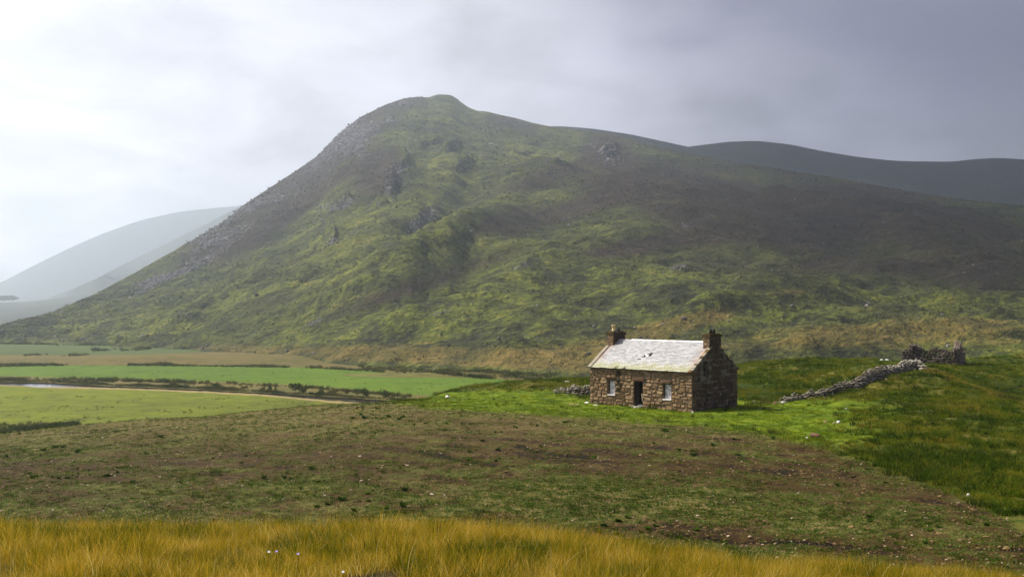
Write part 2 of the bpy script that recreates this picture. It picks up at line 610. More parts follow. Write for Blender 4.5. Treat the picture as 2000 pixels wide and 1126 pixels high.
for x in (-14, -5, 4):
    cz(x, -8, 6.6); cz(x, 0, 6.15); cz(x, 6, 5.55)
cz(12, 0, 5.3); cz(12, -8, 5.6); cz(9, 6, 4.75); cz(14, 6, 4.2)
cz(-40, 0, 5.0); cz(40, 0, 2.0); cz(-40, -40, 5); cz(0, -40, 6.5); cz(40, -40, 3)
crest = [(-300, 1010), (0, 1014), (250, 1018), (500, 1024), (800, 1013), (950, 1016), (1100, 1034), (1300, 1059), (1500, 1080), (1700, 1096), (1900, 1112), (2000, 1122), (2300, 1155)]
GT = 0.25       # height of grass over the ground at the crest
for px, py in crest:
    Y = 15
    ctrl.append(((px - 1000) / FOC * Y, Y, HC - (py - HOR) / FOC * Y - GT))
    Y = 10.5
    ctrl.append(((px - 1000) / FOC * Y, Y, HC - (py + (28 if px < 1200 else 24) - HOR) / FOC * Y - GT))
    Y = 22
    z = HC - (py - HOR) / FOC * 15 - GT
    ctrl.append(((px - 1000) / FOC * Y, Y, max(0.6, z - 2.2)))
for px, z in ((-300, -.4), (0, 0), (500, 0), (1000, 0), (1500, 0), (2000, .25), (2300, .6)):
    Y = 31
    ctrl.append(((px - 1000) / FOC * Y, Y, z + .15))
for px, py, Y in ((0, 975, 42.5), (500, 975, 42.5), (1000, 960, 44), (1500, 960, 44), (2000, 975, 42.5),
                  (0, 900, 58), (300, 895, 58), (600, 880, 58), (900, 872, 58), (1200, 870, 58), (1500, 868, 58), (1750, 868, 58), (2000, 862, 58),
                  (-300, 862, 82), (0, 850, 80), (200, 834, 80), (400, 817, 82), (550, 802, 85), (650, 791, 89), (830, 786, 88), (760, 787, 88),
                  (-300, 900, 68), (200, 865, 68), (500, 845, 68), (800, 835, 68), (1100, 836, 68), (1300, 838, 67), (1500, 838, 67), (1700, 832, 67), (2000, 838, 66),
                  (1152, 788, 84.5), (1352, 803, 78), (1252, 795, 81.2), (1000, 790, 83), (1050, 775, 90), (900, 782, 90),
                  (880, 766, 100), (940, 757, 100), (1000, 748, 101), (1100, 744, 104), (1150, 742, 106), (1250, 740, 108),
                  (1445, 795, 81), (1440, 783, 88), (1500, 797, 80), (1450, 720, 112), (1550, 706, 113), (1640, 704, 113), (1700, 704, 113), (1350, 735, 110),
                  (1450, 755, 96), (1550, 748, 96), (1650, 730, 98), (1520, 786, 84), (1640, 766, 90), (1700, 745, 94), (1760, 728, 97),
                  (1800, 721, 99), (1850, 734, 96), (1900, 754, 92), (1960, 777, 86), (2000, 788, 83), (2150, 830, 78),
                  (1600, 806, 75), (1700, 795, 78), (1800, 780, 82), (1850, 800, 76), (1600, 830, 67), (1900, 820, 71),
                  (1800, 714, 120), (1880, 714, 124), (1940, 707, 128), (2000, 699, 130), (2150, 690, 130), (1850, 722, 110), (1950, 745, 108), (2050, 745, 108),
                  (2300, 900, 58), (2300, 1000, 42)):
    cp(px, py, Y)
for px, Y, z in ((1850, 104, .75), (1900, 100, .1), (1960, 95, -.6), (2000, 93, -.95), (2150, 90, -1.6)):
    ctrl.append(((px - 1000) / FOC * Y, Y, z))
CP = np.array(ctrl)


def _phi(r2):
    return np.where(r2 > 1e-9, 0.5 * r2 * np.log(np.maximum(r2, 1e-9)), 0)


n_c = len(CP)
Pn = CP[:, :2] / 50.0
K = _phi(((Pn[:, None] - Pn[None]) ** 2).sum(-1)) + np.eye(n_c) * 2e-4
Q = np.hstack([np.ones((n_c, 1)), Pn])
A_ = np.block([[K, Q], [Q.T, np.zeros((3, 3))]])
SOL = np.linalg.solve(A_, np.concatenate([CP[:, 2], np.zeros(3)]))

YC_PX = [-2000, -300, 0, 400, 650, 830, 900, 1000, 1150, 1400, 1700, 2000, 2300, 3500]
YC_Y = [70, 83, 81, 83, 90, 92, 101, 103, 108, 117, 122, 134, 134, 120]


def near_z(x, y):
    x, y = np.asarray(x, float), np.asarray(y, float)
    sh = x.shape
    xf, yf = x.ravel(), y.ravel()
    out = np.empty(xf.shape)
    for i in range(0, len(xf), 40000):
        a = np.stack([xf[i:i + 40000], yf[i:i + 40000]], -1) / 50.0
        d2 = ((a[:, None] - Pn[None]) ** 2).sum(-1)
        out[i:i + 40000] = _phi(d2) @ SOL[:n_c] + SOL[n_c] + a @ SOL[n_c + 1:]
    z = out.reshape(sh)
    # the ground rolls away behind the brow and at the sides
    px = 1000 + FOC * x / np.maximum(y, 12)
    yc = np.interp(px, YC_PX, YC_Y)
    d = np.maximum(y - yc, 0)
    fall = 0.012 * d * d
    fall = np.where(d > 14, 2.35 + (d - 14) * 0.36, fall)
    d2 = np.maximum(np.abs(x) - 72, 0)
    fall = fall + 0.01 * d2 * d2
    d3 = np.maximum(-y - 30, 0)
    z = np.clip(z, -6, 7.5) - fall - .01 * d3 * d3
    # unevenness
    rough = sstep(45, 75, y)
    pxx = 1000 + FOC * x / np.maximum(y, 12)
    hum = sstep(1480, 1620, pxx) * sstep(40, 60, y) + sstep(1150, 1050, pxx) * sstep(93, 99, y) * 0.8
    hum = np.clip(hum, 0, 1)
    z = z + 0.10 * fbm(x / 6, y / 6, 3, 11) * (0.4 + rough) + 0.035 * fbm(x / 1.1, y / 1.1, 3, 5)
    z = z + hum * (0.38 * fbm(x / 3.0, y / 2.4, 3, 21) + 0.10 * fbm(x / .9, y / .9, 2, 31))
    return np.maximum(z, FR)


def gz(x, y):
    return float(near_z(np.array([x]), np.array([y]))[0])


FB_PX = [-500, 700, 830, 1000, 1150, 1300, 1450, 1520, 1600, 1700, 1800, 1900, 2000, 2200]
FB_PY = [0, 770, 786, 796, 806, 816, 832, 846, 868, 904, 938, 978, 1040, 1120]


def masks(x, y, z):
    yy = np.maximum(y, 4)
    px = 1000 + FOC * x / yy
    py = HOR + FOC * (HC - z) / yy
    jit = fbm(x / 2.2, y / 2.2, 3, 77)
    b = np.interp(px, FB_PX, FB_PY)
    field = sstep(-9, 9, py - b + jit * 9) * (y > 20)
    gold = sstep(27, 22, y + jit * 2)
    lawn = sstep(0, 14, b - py + 16 + jit * 9) * sstep(700, 860, px) * sstep(1800, 1600, px + jit * 60) * (y < 98) * (y > 30)
    lawn = lawn * np.clip(sstep(772, 786, py + jit * 6) + sstep(1160, 1100, px) * sstep(752, 768, py), 0, 1)
    lawn = lawn * (1 - .85 * sstep(850, 880, py + jit * 14))
    # redder, barer ground in a long band across the field
    c1 = np.interp(px, [-200, 0, 500, 900, 1200, 1500, 1800, 2000], [925, 925, 905, 870, 900, 925, 965, 1010])
    brown = np.exp(-((py - c1) / 42) ** 2) * .55 + .6 * np.exp(-((py - np.interp(px, [0, 1200, 2000], [1300, 1040, 1085])) / 20) ** 2)
    sx_, sy_ = x * .68 - y * .73, x * .73 + y * .68
    brown = brown + .55 * sstep(.05, .5, fbm(sx_ / 9, sy_ / .9, 3, 79)) * sstep(-30, 0, x)
    brown = brown + .5 * jit - .55 * np.exp(-((px - 1150) / 330) ** 2 - ((py - 985) / 35) ** 2) - .5 * sstep(812, 790, py)
    dry = np.clip(sstep(905, 800, py + jit * 25) * (.75 + .5 * jit) * sstep(1700, 1300, px) + .5 * sstep(.1, .5, jit) * (y > 30), 0, 1)
    return dict(dry=dry, field=np.clip(field, 0, 1), gold=gold, lawn=np.clip(lawn, 0, 1), brown=brown)


gx = np.arange(-95, 115.01, 0.42)
gy = np.concatenate([np.arange(-60, 0, 1.5), np.arange(0, 168.01, 0.42)])
GX, GY = np.meshgrid(gx, gy)
GZ = near_z(GX, GY)
NM = masks(GX, GY, GZ)
# ruts along the foot of the field
rutpx = [1300, 1450, 1480, 1560, 1640, 1690]
rutpy = [1040, 1058, 1054, 1057, 1058, 1072]
ppx = 1000 + FOC * GX / np.maximum(GY, 4)
ppy = HOR + FOC * (HC - GZ) / np.maximum(GY, 4)
for (rx, ry, wdt) in ((rutpx, rutpy, 3.2), ([1850, 1900, 2000, 2100], [1063, 1067, 1070, 1075], 3.2), ([820, 900, 960, 1000], [880, 897, 905, 925], 3.0), ([1000, 1080, 1160], [868, 885, 893], 2.5)):
    dd = np.abs(ppy - np.interp(ppx, rx, ry)) / wdt
    inr = (ppx > rx[0]) & (ppx < rx[-1])
    GZ = GZ - np.where(inr & (GY > 20), .12 * np.exp(-dd ** 2), 0)
    NM['brown'] = NM['brown'] + np.where(inr & (GY > 20), 1.3 * np.exp(-dd ** 2), 0)
g = grid_obj('ground', GX, GY, GZ, M_ground, NM)
tag(g, 'grassy knoll with worn brown field, golden foreground slope and green lawn round the cottage', kind='structure')

# ------------------------------------------------------------------ valley floor
VF = -12.0
HV = HC - VF


def vmound(x, y):
    px = 1000 + FOC * x / np.maximum(y, 1)
    z = 0 * x
    for (cx, Y, sx, sy, h) in ((310, 372, 32, 14, 1.6), (450, 395, 40, 16, 1.5), (620, 385, 45, 18, .9), (250, 365, 25, 8, .8), (880, 300, 25, 9, 1.0)):
        X = (cx - 1000) / FOC * Y
        z = z + h * np.exp(-((x - X) / sx) ** 2 - ((y - Y) / sy) ** 2)
    return z


vgx = np.concatenate([np.arange(-7000, -500, 250), np.arange(-500, 500, 5), np.arange(500, 7001, 250)])
vgy = np.concatenate([np.arange(-2000, 100, 250), np.arange(100, 700, 4), np.arange(700, 6500, 250)])
VX, VY = np.meshgrid(vgx, vgy)
v = grid_obj('valley_floor', VX, VY, VF + vmound(VX, VY) - .05, M_valley)
tag(v, 'flat valley floor stretching to the foot of the mountain', kind='structure')


def sheet(name, top, bot, off, mat, x0, x1, nr=10, step=4, label=None, jit=0.0, mound=False, tmat=None):
    """a strip of the valley floor between two lines, each given by bearing and range"""
    px = np.arange(x0, x1 + .1, step)
    t = np.interp(px, [p[0] for p in top], [p[1] for p in top])
    b = np.interp(px, [p[0] for p in bot], [p[1] for p in bot])
    Yt, Yb = HV * FOC / (t - HOR), HV * FOC / (b - HOR)
    Yt = Yt + jit * fbm(px / 13., px * 0, 3, 3) * Yt / 100
    Yb = Yb + jit * fbm(px / 13., px * 0 + 7, 3, 4) * Yb / 100
    s = np.linspace(0, 1, nr)[:, None]
    Y = Yb[None] * (1 - s) + Yt[None] * s
    X = (px[None] - 1000) / FOC * Y
    Z = VF + off + (vmound(X, Y) if mound else 0 * X)
    o = grid_obj(name, X, Y, Z, mat)
    return tag(o, label, kind='structure')


T_moor = [(-1500, 688), (0, 693), (150, 694), (300, 692), (420, 686), (600, 690), (700, 700), (820, 716), (1000, 735), (1150, 741)]
T_mead = [(-1500, 716), (0, 716), (100, 714), (300, 714), (600, 718), (800, 730), (1010, 743)]
B_mead = [(-1500, 730), (0, 735), (100, 738), (300, 742), (500, 749), (600, 754), (760, 768), (1010, 790)]
B_bank = [(-1500, 742), (0, 747), (100, 749), (200, 755), (400, 763), (600, 774), (750, 783), (900, 800)]
B_riv = [(-1500, 748), (0, 752), (80, 756.5), (150, 756), (260, 759), (340, 762), (400, 764.5), (500, 769.5), (600, 779), (700, 787), (900, 806)]
B_grav = [(-1500, 750), (0, 754), (100, 759), (260, 762), (400, 768), (520, 775), (640, 786), (700, 795), (900, 820)]
sheet('far_pasture', [(-1500, 650), (0, 668), (900, 668)], T_moor, .05, M_far_p, -900, 700, 8, label='dull green far pasture at the foot of the mountain')
sheet('moorland', T_moor, T_mead, .08, M_moor, -900, 1100, 30, label='tan strip of moor grass with low mounds beyond the bright meadow', jit=.8, mound=True)
sheet('meadow', T_mead, B_mead, .14, M_meadow, -900, 1010, 12, label='bright green meadow beyond the river', jit=.35)
sheet('riverbank', B_mead, B_bank, .28, M_bank, -900, 900, 6, label='rough tan and green far bank of the river', jit=.5)
sheet('river', B_bank, B_riv, .06, M_water, -900, 900, 5, label='narrow river, white with reflected sky at its left end')
sheet('gravel_bank', B_riv, B_grav, .12, M_gravel, -900, 880, 4, label='thin pale grassy gravel bank on the near side of the river', jit=.5)
sheet('pasture', B_grav, [(-1500, 905), (900, 905)], .10, M_pasture, -900, 900, 30, label='green pasture between the river and the stubble field', jit=.3)


# ------------------------------------------------------------------ mountains
def hill(name, ridge, base, mat, nu, nv, amps, prof=1.15, back=600, seed=1, masks_fn=None, zb=VF - 2, u0=None, u1=None, bump_fn=None, ridge_n=1.0):
    rp = np.array(ridge, float)
    bp = np.array(base, float)
    u0 = rp[0, 0] if u0 is None else u0
    u1 = rp[-1, 0] if u1 is None else u1
    u = np.linspace(u0, u1, nu)
    ry, rY = np.interp(u, rp[:, 0], rp[:, 1]), np.interp(u, rp[:, 0], rp[:, 2])
    # soften polyline corners a little
    ker = np.exp(-np.linspace(-2, 2, 9) ** 2)
    ker /= ker.sum()
    def sm(a, n=1):
        for _ in range(n):
            a = np.convolve(np.pad(a, 4, 'edge'), ker, 'valid')
        return a
    ry, rY = sm(ry, 1), sm(rY, 12)
    bY = sm(np.interp(u, bp[:, 0], bp[:, 1]), 6)
    ang = (HOR - ry) / FOC
    rz = HC + ang * rY
    v = np.linspace(0, 1, nv)[:, None]
    nb = max(4, nv // 8)
    Yg = bY[None] + (rY - bY)[None] * v
    lift = v ** prof
    Zg = zb + (rz[None] - zb) * lift
    w = (v * (1 - v) * 4) ** .5 * 1.0
    w = np.maximum(w * (1 - .45 * v ** 6), 0)
    Xg = (u[None] - 1000) / FOC * Yg
    D = 0 * Zg
    for k, (sc, am) in enumerate(amps):
        D = D + am * fbm(Xg / sc, Yg / sc, 3, seed + 13 * k) * (w if sc > 40 else np.minimum(1, w * 1.5 + .12 * ridge_n))
    if bump_fn:
        D = D + bump_fn(u[None] + 0 * v, v + 0 * u[None], Xg, Yg, HOR - (Zg - HC) / Yg * FOC) * w
    Zg = Zg + D
    # back slope
    vb = np.linspace(0, 1, nb + 1)[1:, None]
    Yb_ = rY[None] + back * vb
    Zb_ = Zg[-1][None] + (zb - Zg[-1])[None] * (vb ** 1.4)
    Xb_ = (u[None] - 1000) / FOC * rY[None] + 0 * vb
    X, Y, Z = np.vstack([Xg, Xb_]), np.vstack([Yg, Yb_]), np.vstack([Zg, Zb_])
    at = None
    if masks_fn:
        py = HOR - (Z - HC) / Y * FOC
        pxg = 1000 + FOC * X / Y
        at = masks_fn(pxg, py, X, Y, np.vstack([v + 0 * u[None], 1 + vb + 0 * u[None]]), ry)
    o = grid_obj(name, X, Y, Z, mat, at)
    tag(o, kind='structure')
    return o, (Xg, Yg, Zg, {k: a[:nv] for k, a in (at or {}).items()}), Z


RIDGE = [(-700, 700, 560), (-300, 672, 600), (-100, 660, 630), (0, 645, 660), (50, 628, 690), (100, 611, 720), (200, 566, 790), (300, 512, 880), (350, 484, 930), (400, 455, 980), (440, 430, 1020),
         (470, 405, 1050), (500, 384, 1080), (560, 345, 1140), (620, 305, 1200), (640, 283, 1220), (660, 263, 1240), (700, 231, 1290), (750, 205, 1350), (790, 192, 1400),
         (820, 188.5, 1430), (838, 191, 1450), (845, 187, 1460), (860, 184.5, 1475), (877, 185, 1490), (888, 190, 1490), (900, 200, 1490), (915, 210, 1480), (930, 216, 1470), (950, 217, 1460),
         (985, 226, 1450), (1020, 234, 1440), (1050, 243, 1430), (1100, 251, 1400), (1160, 257, 1370), (1200, 264, 1340), (1240, 275, 1310), (1290, 288, 1280), (1340, 298, 1250),
         (1420, 314, 1200), (1500, 326, 1150), (1560, 337, 1110), (1640, 348, 1070), (1700, 360, 1040), (1800, 378, 990), (1900, 391, 940), (2000, 401, 900), (2200, 430, 820), (2500, 480, 720), (3000, 560, 600)]
BASE = [(-700, 500), (0, 548), (200, 520), (400, 442), (600, 368), (800, 311), (1000, 280), (1200, 262), (1400, 250), (1600, 245), (2000, 240), (3000, 220)]


def gb(px, py, cx, cy, sx, sy, rot=0):
    a = R(rot)
    dx, dy = px - cx, py - cy
    x = dx * math.cos(a) + dy * math.sin(a)
    y = -dx * math.sin(a) + dy * math.cos(a)
    return np.exp(-(x / sx) ** 2 - (y / sy) ** 2)


CRAGS = [(1185, 300, 26, 26, 20), (908, 331, 22, 12, 9), (668, 398, 26, 11, 12), (775, 325, 30, 16, 14), (760, 368, 16, 26, 12), (988, 240, 30, 9, 7), (880, 290, 24, 9, 8),
         (835, 278, 28, 9, 8), (1040, 280, 26, 11, 9), (650, 470, 8, 14, 5), (740, 395, 22, 10, 8), (1015, 302, 22, 8, 6)]


def mbump(px, v, X, Y, py):
    d = 0 * X
    # spurs, hollows and the low tan knolls at the right
    for (cx, cy, sx, sy, rot, h) in ((1540, 585, 110, 34, 0, 11), (1380, 625, 150, 16, -16, 8), (1800, 625, 200, 22, 4, 7), (1300, 420, 260, 50, 12, 12), (1700, 430, 300, 60, 10, 12),
                                     (740, 560, 170, 24, -22, 17), (820, 590, 150, 22, -20, -12), (1050, 540, 190, 30, -14, 9), (560, 560, 130, 30, -28, 9), (600, 620, 120, 20, -20, -7),
                                     (900, 480, 160, 30, -25, 14), (840, 430, 90, 26, -40, -14), (1010, 380, 120, 30, -20, 10), (680, 330, 90, 26, -35, 10), (1000, 690, 160, 12, 3, 5),
                                     (700, 690, 120, 9, 0, 3), (1150, 655, 90, 12, -10, 5), (1240, 340, 100, 16, 10, 8), (1960, 660, 110, 16, -4, 6), (1500, 500, 240, 26, -6, -9),
                                     (870, 215, 30, 20, 0, 5), (770, 225, 40, 26, -30, 7), (720, 660, 180, 14, -4, -4), (420, 610, 160, 18, -14, 6)):
        d = d + h * gb(px, py, cx, cy, sx, sy, rot)
    for (cx, cy, sx, sy, h) in CRAGS:
        e = gb(px, py, cx, cy - sy * .35, sx, sy * .7, -12)
        d = d + h * .8 * sstep(.25, .8, e + .18 * fbm(X / 14, Y / 14, 3, 91))
    # long terraces running along the contour
    tt = fbm(X / 70, Y / 22, 3, 55)
    d = d + 1.6 * sstep(-.25, .1, tt) * sstep(400, 480, py)
    d = d + 1.5 * (sstep(-.1, .08, fbm(X / 26, Y / 12, 2, 57)) - .5)
    return d


def mmask(px, py, X, Y, v, ry):
    n = fbm(X / 90, Y / 90, 4, 41)
    n2 = fbm(X / 35, Y / 20, 3, 43)
    rd = np.interp(px, [p[0] for p in RIDGE], [p[1] for p in RIDGE])
    dd = py - rd
    heath = .18 + .40 * n + .06 * sstep(1150, 1700, px)  # real heather, thickened to the right so its dark colour replaces cloud shade
    for (cx, cy, sx, sy, rot, a) in ((1260, 350, 130, 34, 8, .75), (1180, 290, 50, 30, 0, .8), (1650, 400, 260, 42, 6, .75), (1500, 450, 220, 34, 0, .4), (1080, 420, 170, 20, -18, .55), (1050, 350, 120, 18, -20, .35),
                                     (930, 450, 130, 14, -25, .5), (1900, 500, 160, 60, 0, .45), (1350, 395, 160, 26, 5, .6), (1650, 520, 220, 20, 0, .35), (760, 580, 130, 16, -18, .45), (740, 340, 60, 40, -40, .6),
                                     (480, 590, 110, 18, -12, .35), (560, 420, 120, 20, -38, .5), (1000, 240, 60, 16, 15, .7), (1850, 300, 200, 60, 0, .3), (900, 520, 160, 20, -15, .4), (1300, 470, 200, 14, -10, .5)):
        heath = heath + a * gb(px, py, cx, cy, sx, sy, rot)
    heath = heath + .5 * np.exp(-(dd / 90) ** 2) * sstep(300, 450, px) * sstep(900, 760, px)
    heath = heath - .55 * gb(px, py, 950, 260, 220, 30, 8) - .5 * gb(px, py, 840, 470, 70, 60, 0) - .4 * gb(px, py, 350, 600, 300, 40, -12)
    tan = -.15 + .25 * n2
    for (cx, cy, sx, sy, rot, a) in ((1540, 570, 90, 12, 0, .55), (1350, 625, 150, 18, -15, .8), (1500, 660, 400, 30, 0, .55), (1850, 640, 260, 40, 0, .6), (1000, 700, 420, 26, 2, .75), (640, 690, 240, 20, 0, .6),
                                     (1100, 640, 200, 16, -6, .35), (650, 600, 160, 9, -22, .5), (1150, 700, 200, 30, 0, .5), (420, 680, 100, 12, 0, .3), (1700, 335, 300, 12, 10, .35), (1150, 560, 160, 8, -8, .3)):
        tan = tan + a * gb(px, py, cx, cy, sx, sy, rot)
    rock = -.35 + .30 * n2 + 0 * n
    rock = rock + (.72 + .75 * fbm(X / 60, Y / 60, 3, 47)) * np.exp(-(np.maximum(dd, 0) / (72 + 40 * n)) ** 2) * sstep(240, 420, px) * sstep(900, 760, px)
    rock = rock + (.45 + .9 * n2) * gb(px, py, 330, 535, 120, 16, -29) + .4 * gb(px, py, 140, 610, 100, 8, -20)
    for (cx, cy, sx, sy, rot, a) in ((825, 430, 50, 20, -35, .95), (665, 400, 50, 18, -10, .8), (1035, 512, 50, 8, -20, .9), (1320, 525, 40, 10, -10, .7), (900, 335, 40, 12, -20, .5), (780, 340, 40, 30, -40, .7),
                                     (860, 610, 50, 6, -12, .7), (880, 495, 50, 7, -15, .6), (1340, 440, 16, 7, 0, .8), (1165, 410, 20, 10, 0, .6), (955, 290, 30, 14, -40, .5), (1190, 300, 26, 28, 0, .7), (1080, 310, 60, 10, -20, .5),
                                     (1470, 480, 60, 8, 0, .45), (610, 630, 40, 7, -20, .7), (650, 470, 12, 16, -20, .7), (700, 290, 30, 30, -40, .5), (1300, 600, 40, 6, 0, .4), (760, 640, 50, 5, 0, .4), (1160, 635, 50, 6, 0, .4)):
        rock = rock + (a + .1) * gb(px, py, cx, cy, sx, sy, rot)
    return dict(heath=np.clip(heath, 0, 1), tan=np.clip(tan, 0, 1), rock=np.clip(rock, 0, 1))


AMPS = [(240, 12), (90, 8.0), (34, 4.6), (12, 1.6), (5, .8)]
mt, (MX, MY, MZ, MM), _ = hill('mountain', RIDGE, BASE, M_mount, 1250, 430, AMPS, 1.18, 700, 5, mmask, u0=-500, u1=2500, bump_fn=mbump)
mt['label'] = 'broad green and brown heather mountain with a craggy summit left of centre'

h, _, _ = hill('far_hill', [(-900, 640, 5500), (-500, 660, 5500), (-200, 612, 5500), (0, 553, 5500), (60, 521, 5500), (140, 482, 5500), (200, 456, 5500), (270, 431, 5500), (350, 413, 5500), (430, 405, 5500), (472, 401, 5500),
                           (600, 396, 5500), (900, 500, 5500)], [(-900, 4200), (900, 4200)], M_farhill_l, 180, 40, [(500, 20), (150, 8)], 1.1, 600, 17)
h['label'] = 'pale hazy hill low on the left horizon'
h, _, _ = hill('hill_spur', [(-600, 640, 4050), (-200, 628, 4050), (0, 606, 4050), (90, 585, 4050), (180, 548, 2000), (245, 514, 3780), (330, 473, 3645), (400, 438, 3510), (470, 402, 3375), (600, 360, 3240), (700, 420, 3240)],
               [(-600, 2300), (700, 2300)], M_farhill_l, 180, 50, [(500, 14), (120, 6)], 1.1, 500, 27)
h['label'] = 'hazy lower spur between the mountain and the pale left hill'
h, _, _ = hill('moor_rise', [(-600, 600, 2565), (-200, 598, 2565), (0, 591, 2565), (60, 588, 2565), (150, 578, 2497), (220, 560, 2430), (300, 525, 2295), (420, 450, 2160), (520, 400, 2160)],
               [(-600, 900), (520, 1100)], M_farhill_l, 160, 50, [(300, 4), (90, 2.5)], 1.3, 300, 37)
h['label'] = 'pale hazy moor rising left behind the foot of the mountain'
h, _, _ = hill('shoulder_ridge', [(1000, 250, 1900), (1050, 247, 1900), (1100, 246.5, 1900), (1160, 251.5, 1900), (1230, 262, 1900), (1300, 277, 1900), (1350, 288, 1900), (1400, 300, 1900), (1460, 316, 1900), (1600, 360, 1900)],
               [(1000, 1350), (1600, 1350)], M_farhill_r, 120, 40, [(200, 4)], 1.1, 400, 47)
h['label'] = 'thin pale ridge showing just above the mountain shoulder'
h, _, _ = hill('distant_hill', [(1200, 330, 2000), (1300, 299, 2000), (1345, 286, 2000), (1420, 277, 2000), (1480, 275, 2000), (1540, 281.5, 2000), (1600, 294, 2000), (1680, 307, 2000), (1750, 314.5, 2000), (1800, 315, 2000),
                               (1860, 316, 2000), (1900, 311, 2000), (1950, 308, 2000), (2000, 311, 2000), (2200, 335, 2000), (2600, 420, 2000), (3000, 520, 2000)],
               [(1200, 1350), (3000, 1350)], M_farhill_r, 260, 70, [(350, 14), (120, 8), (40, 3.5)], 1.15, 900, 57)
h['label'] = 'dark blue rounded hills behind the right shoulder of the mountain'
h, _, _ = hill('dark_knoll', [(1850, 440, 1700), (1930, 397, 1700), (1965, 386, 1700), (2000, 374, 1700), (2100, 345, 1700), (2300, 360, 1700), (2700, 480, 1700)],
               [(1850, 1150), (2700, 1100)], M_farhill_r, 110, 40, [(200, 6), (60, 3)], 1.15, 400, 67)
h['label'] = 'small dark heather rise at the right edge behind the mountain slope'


# ------------------------------------------------------------------ scatter
def unlinked(o):
    return o


def scatter(name, variants, pts, rot, scl, idx, label, mat=None):
    """instances of small plants or stones: a point mesh with a geometry-nodes modifier"""
    me = bpy.data.meshes.new(name)
    n = len(pts)
    me.vertices.add(n)
    me.vertices.foreach_set('co', np.ascontiguousarray(pts, dtype=np.float32).ravel())
    a = me.attributes.new('turn', 'FLOAT_VECTOR', 'POINT')
    a.data.foreach_set('vector', np.ascontiguousarray(rot, dtype=np.float32).ravel())
    a = me.attributes.new('size', 'FLOAT_VECTOR', 'POINT')
    a.data.foreach_set('vector', np.ascontiguousarray(scl, dtype=np.float32).ravel())
    a = me.attributes.new('pick', 'INT', 'POINT')
    a.data.foreach_set('value', np.ascontiguousarray(idx, dtype=np.int32))
    o = bpy.data.objects.new(name, me)
    link(o)
    src = bpy.data.collections.new(name + '_kinds')
    for vv in variants:
        src.objects.link(vv)
    ng = bpy.data.node_groups.new(name + '_scatter', 'GeometryNodeTree')
    ng.interface.new_socket('Geometry', in_out='INPUT', socket_type='NodeSocketGeometry')
    ng.interface.new_socket('Geometry', in_out='OUTPUT', socket_type='NodeSocketGeometry')
    N, L = ng.nodes, ng.links
    gi, go = N.new('NodeGroupInput'), N.new('NodeGroupOutput')
    ci = N.new('GeometryNodeCollectionInfo')
    ci.inputs['Collection'].default_value = src
    ci.inputs['Separate Children'].default_value = True
    ci.inputs['Reset Children'].default_value = True
    ip = N.new('GeometryNodeInstanceOnPoints')
    ip.inputs['Pick Instance'].default_value = True
    def na(nm, ty):
        q = N.new('GeometryNodeInputNamedAttribute')
        q.data_type = ty
        q.inputs['Name'].default_value = nm
        return [s for s in q.outputs if s.enabled][0]
    L.new(gi.outputs[0], ip.inputs['Points'])
    L.new(ci.outputs[0], ip.inputs['Instance'])
    L.new(na('pick', 'INT'), ip.inputs['Instance Index'])
    e2r = N.new('FunctionNodeEulerToRotation')
    L.new(na('turn', 'FLOAT_VECTOR'), e2r.inputs[0])
    L.new(e2r.outputs[0], ip.inputs['Rotation'])
    L.new(na('size', 'FLOAT_VECTOR'), ip.inputs['Scale'])
    L.new(ip.outputs[0], go.inputs[0])
    md = o.modifiers.new('scatter', 'NODES')
    md.node_group = ng
    return tag(o, label, kind='stuff')


def tuft(name, mat, n, hgt, spread, lean, width, seed, curve=.5, seg=3):
    rr = random.Random(seed)
    vs, fs, tn = [], [], []
    for _ in range(n):
        a, q = rr.uniform(0, 6.283), spread * math.sqrt(rr.random())
        x, y = q * math.cos(a), q * math.sin(a)
        hh = hgt * rr.uniform(.55, 1.15)
        da = a + rr.gauss(0, .9)
        ln = lean * rr.uniform(.2, 1.0) * hh
        wd = width * rr.uniform(.7, 1.3)
        wa = rr.uniform(0, 3.14)
        wx, wy = wd * .5 * math.cos(wa), wd * .5 * math.sin(wa)
        k = len(vs)
        t0 = rr.random()
        for j in range(seg + 1):
            s = j / seg
            off = ln * (s ** (1 + curve * 2)) + .35 * ln * s
            zz = hh * (s - .18 * curve * s * s * s * (ln / hh))
            cx, cy = x + off * math.cos(da), y + off * math.sin(da)
            w = (1 - s) ** .7 if j < seg else 0
            if j < seg:
                vs += [(cx - wx * w, cy - wy * w, zz), (cx + wx * w, cy + wy * w, zz)]
                tn += [t0, t0]
            else:
                vs.append((cx, cy, zz))
                tn.append(t0)
        for j in range(seg - 1):
            fs.append((k + 2 * j, k + 2 * j + 1, k + 2 * j + 3, k + 2 * j + 2))
        fs.append((k + 2 * seg - 2, k + 2 * seg - 1, k + 2 * seg))
    o = mesh_obj(name, vs, fs, mat, do_link=False)
    at = o.data.attributes.new('tone', 'FLOAT', 'POINT')
    at.data.foreach_set('value', np.array(tn, dtype=np.float32))
    return o


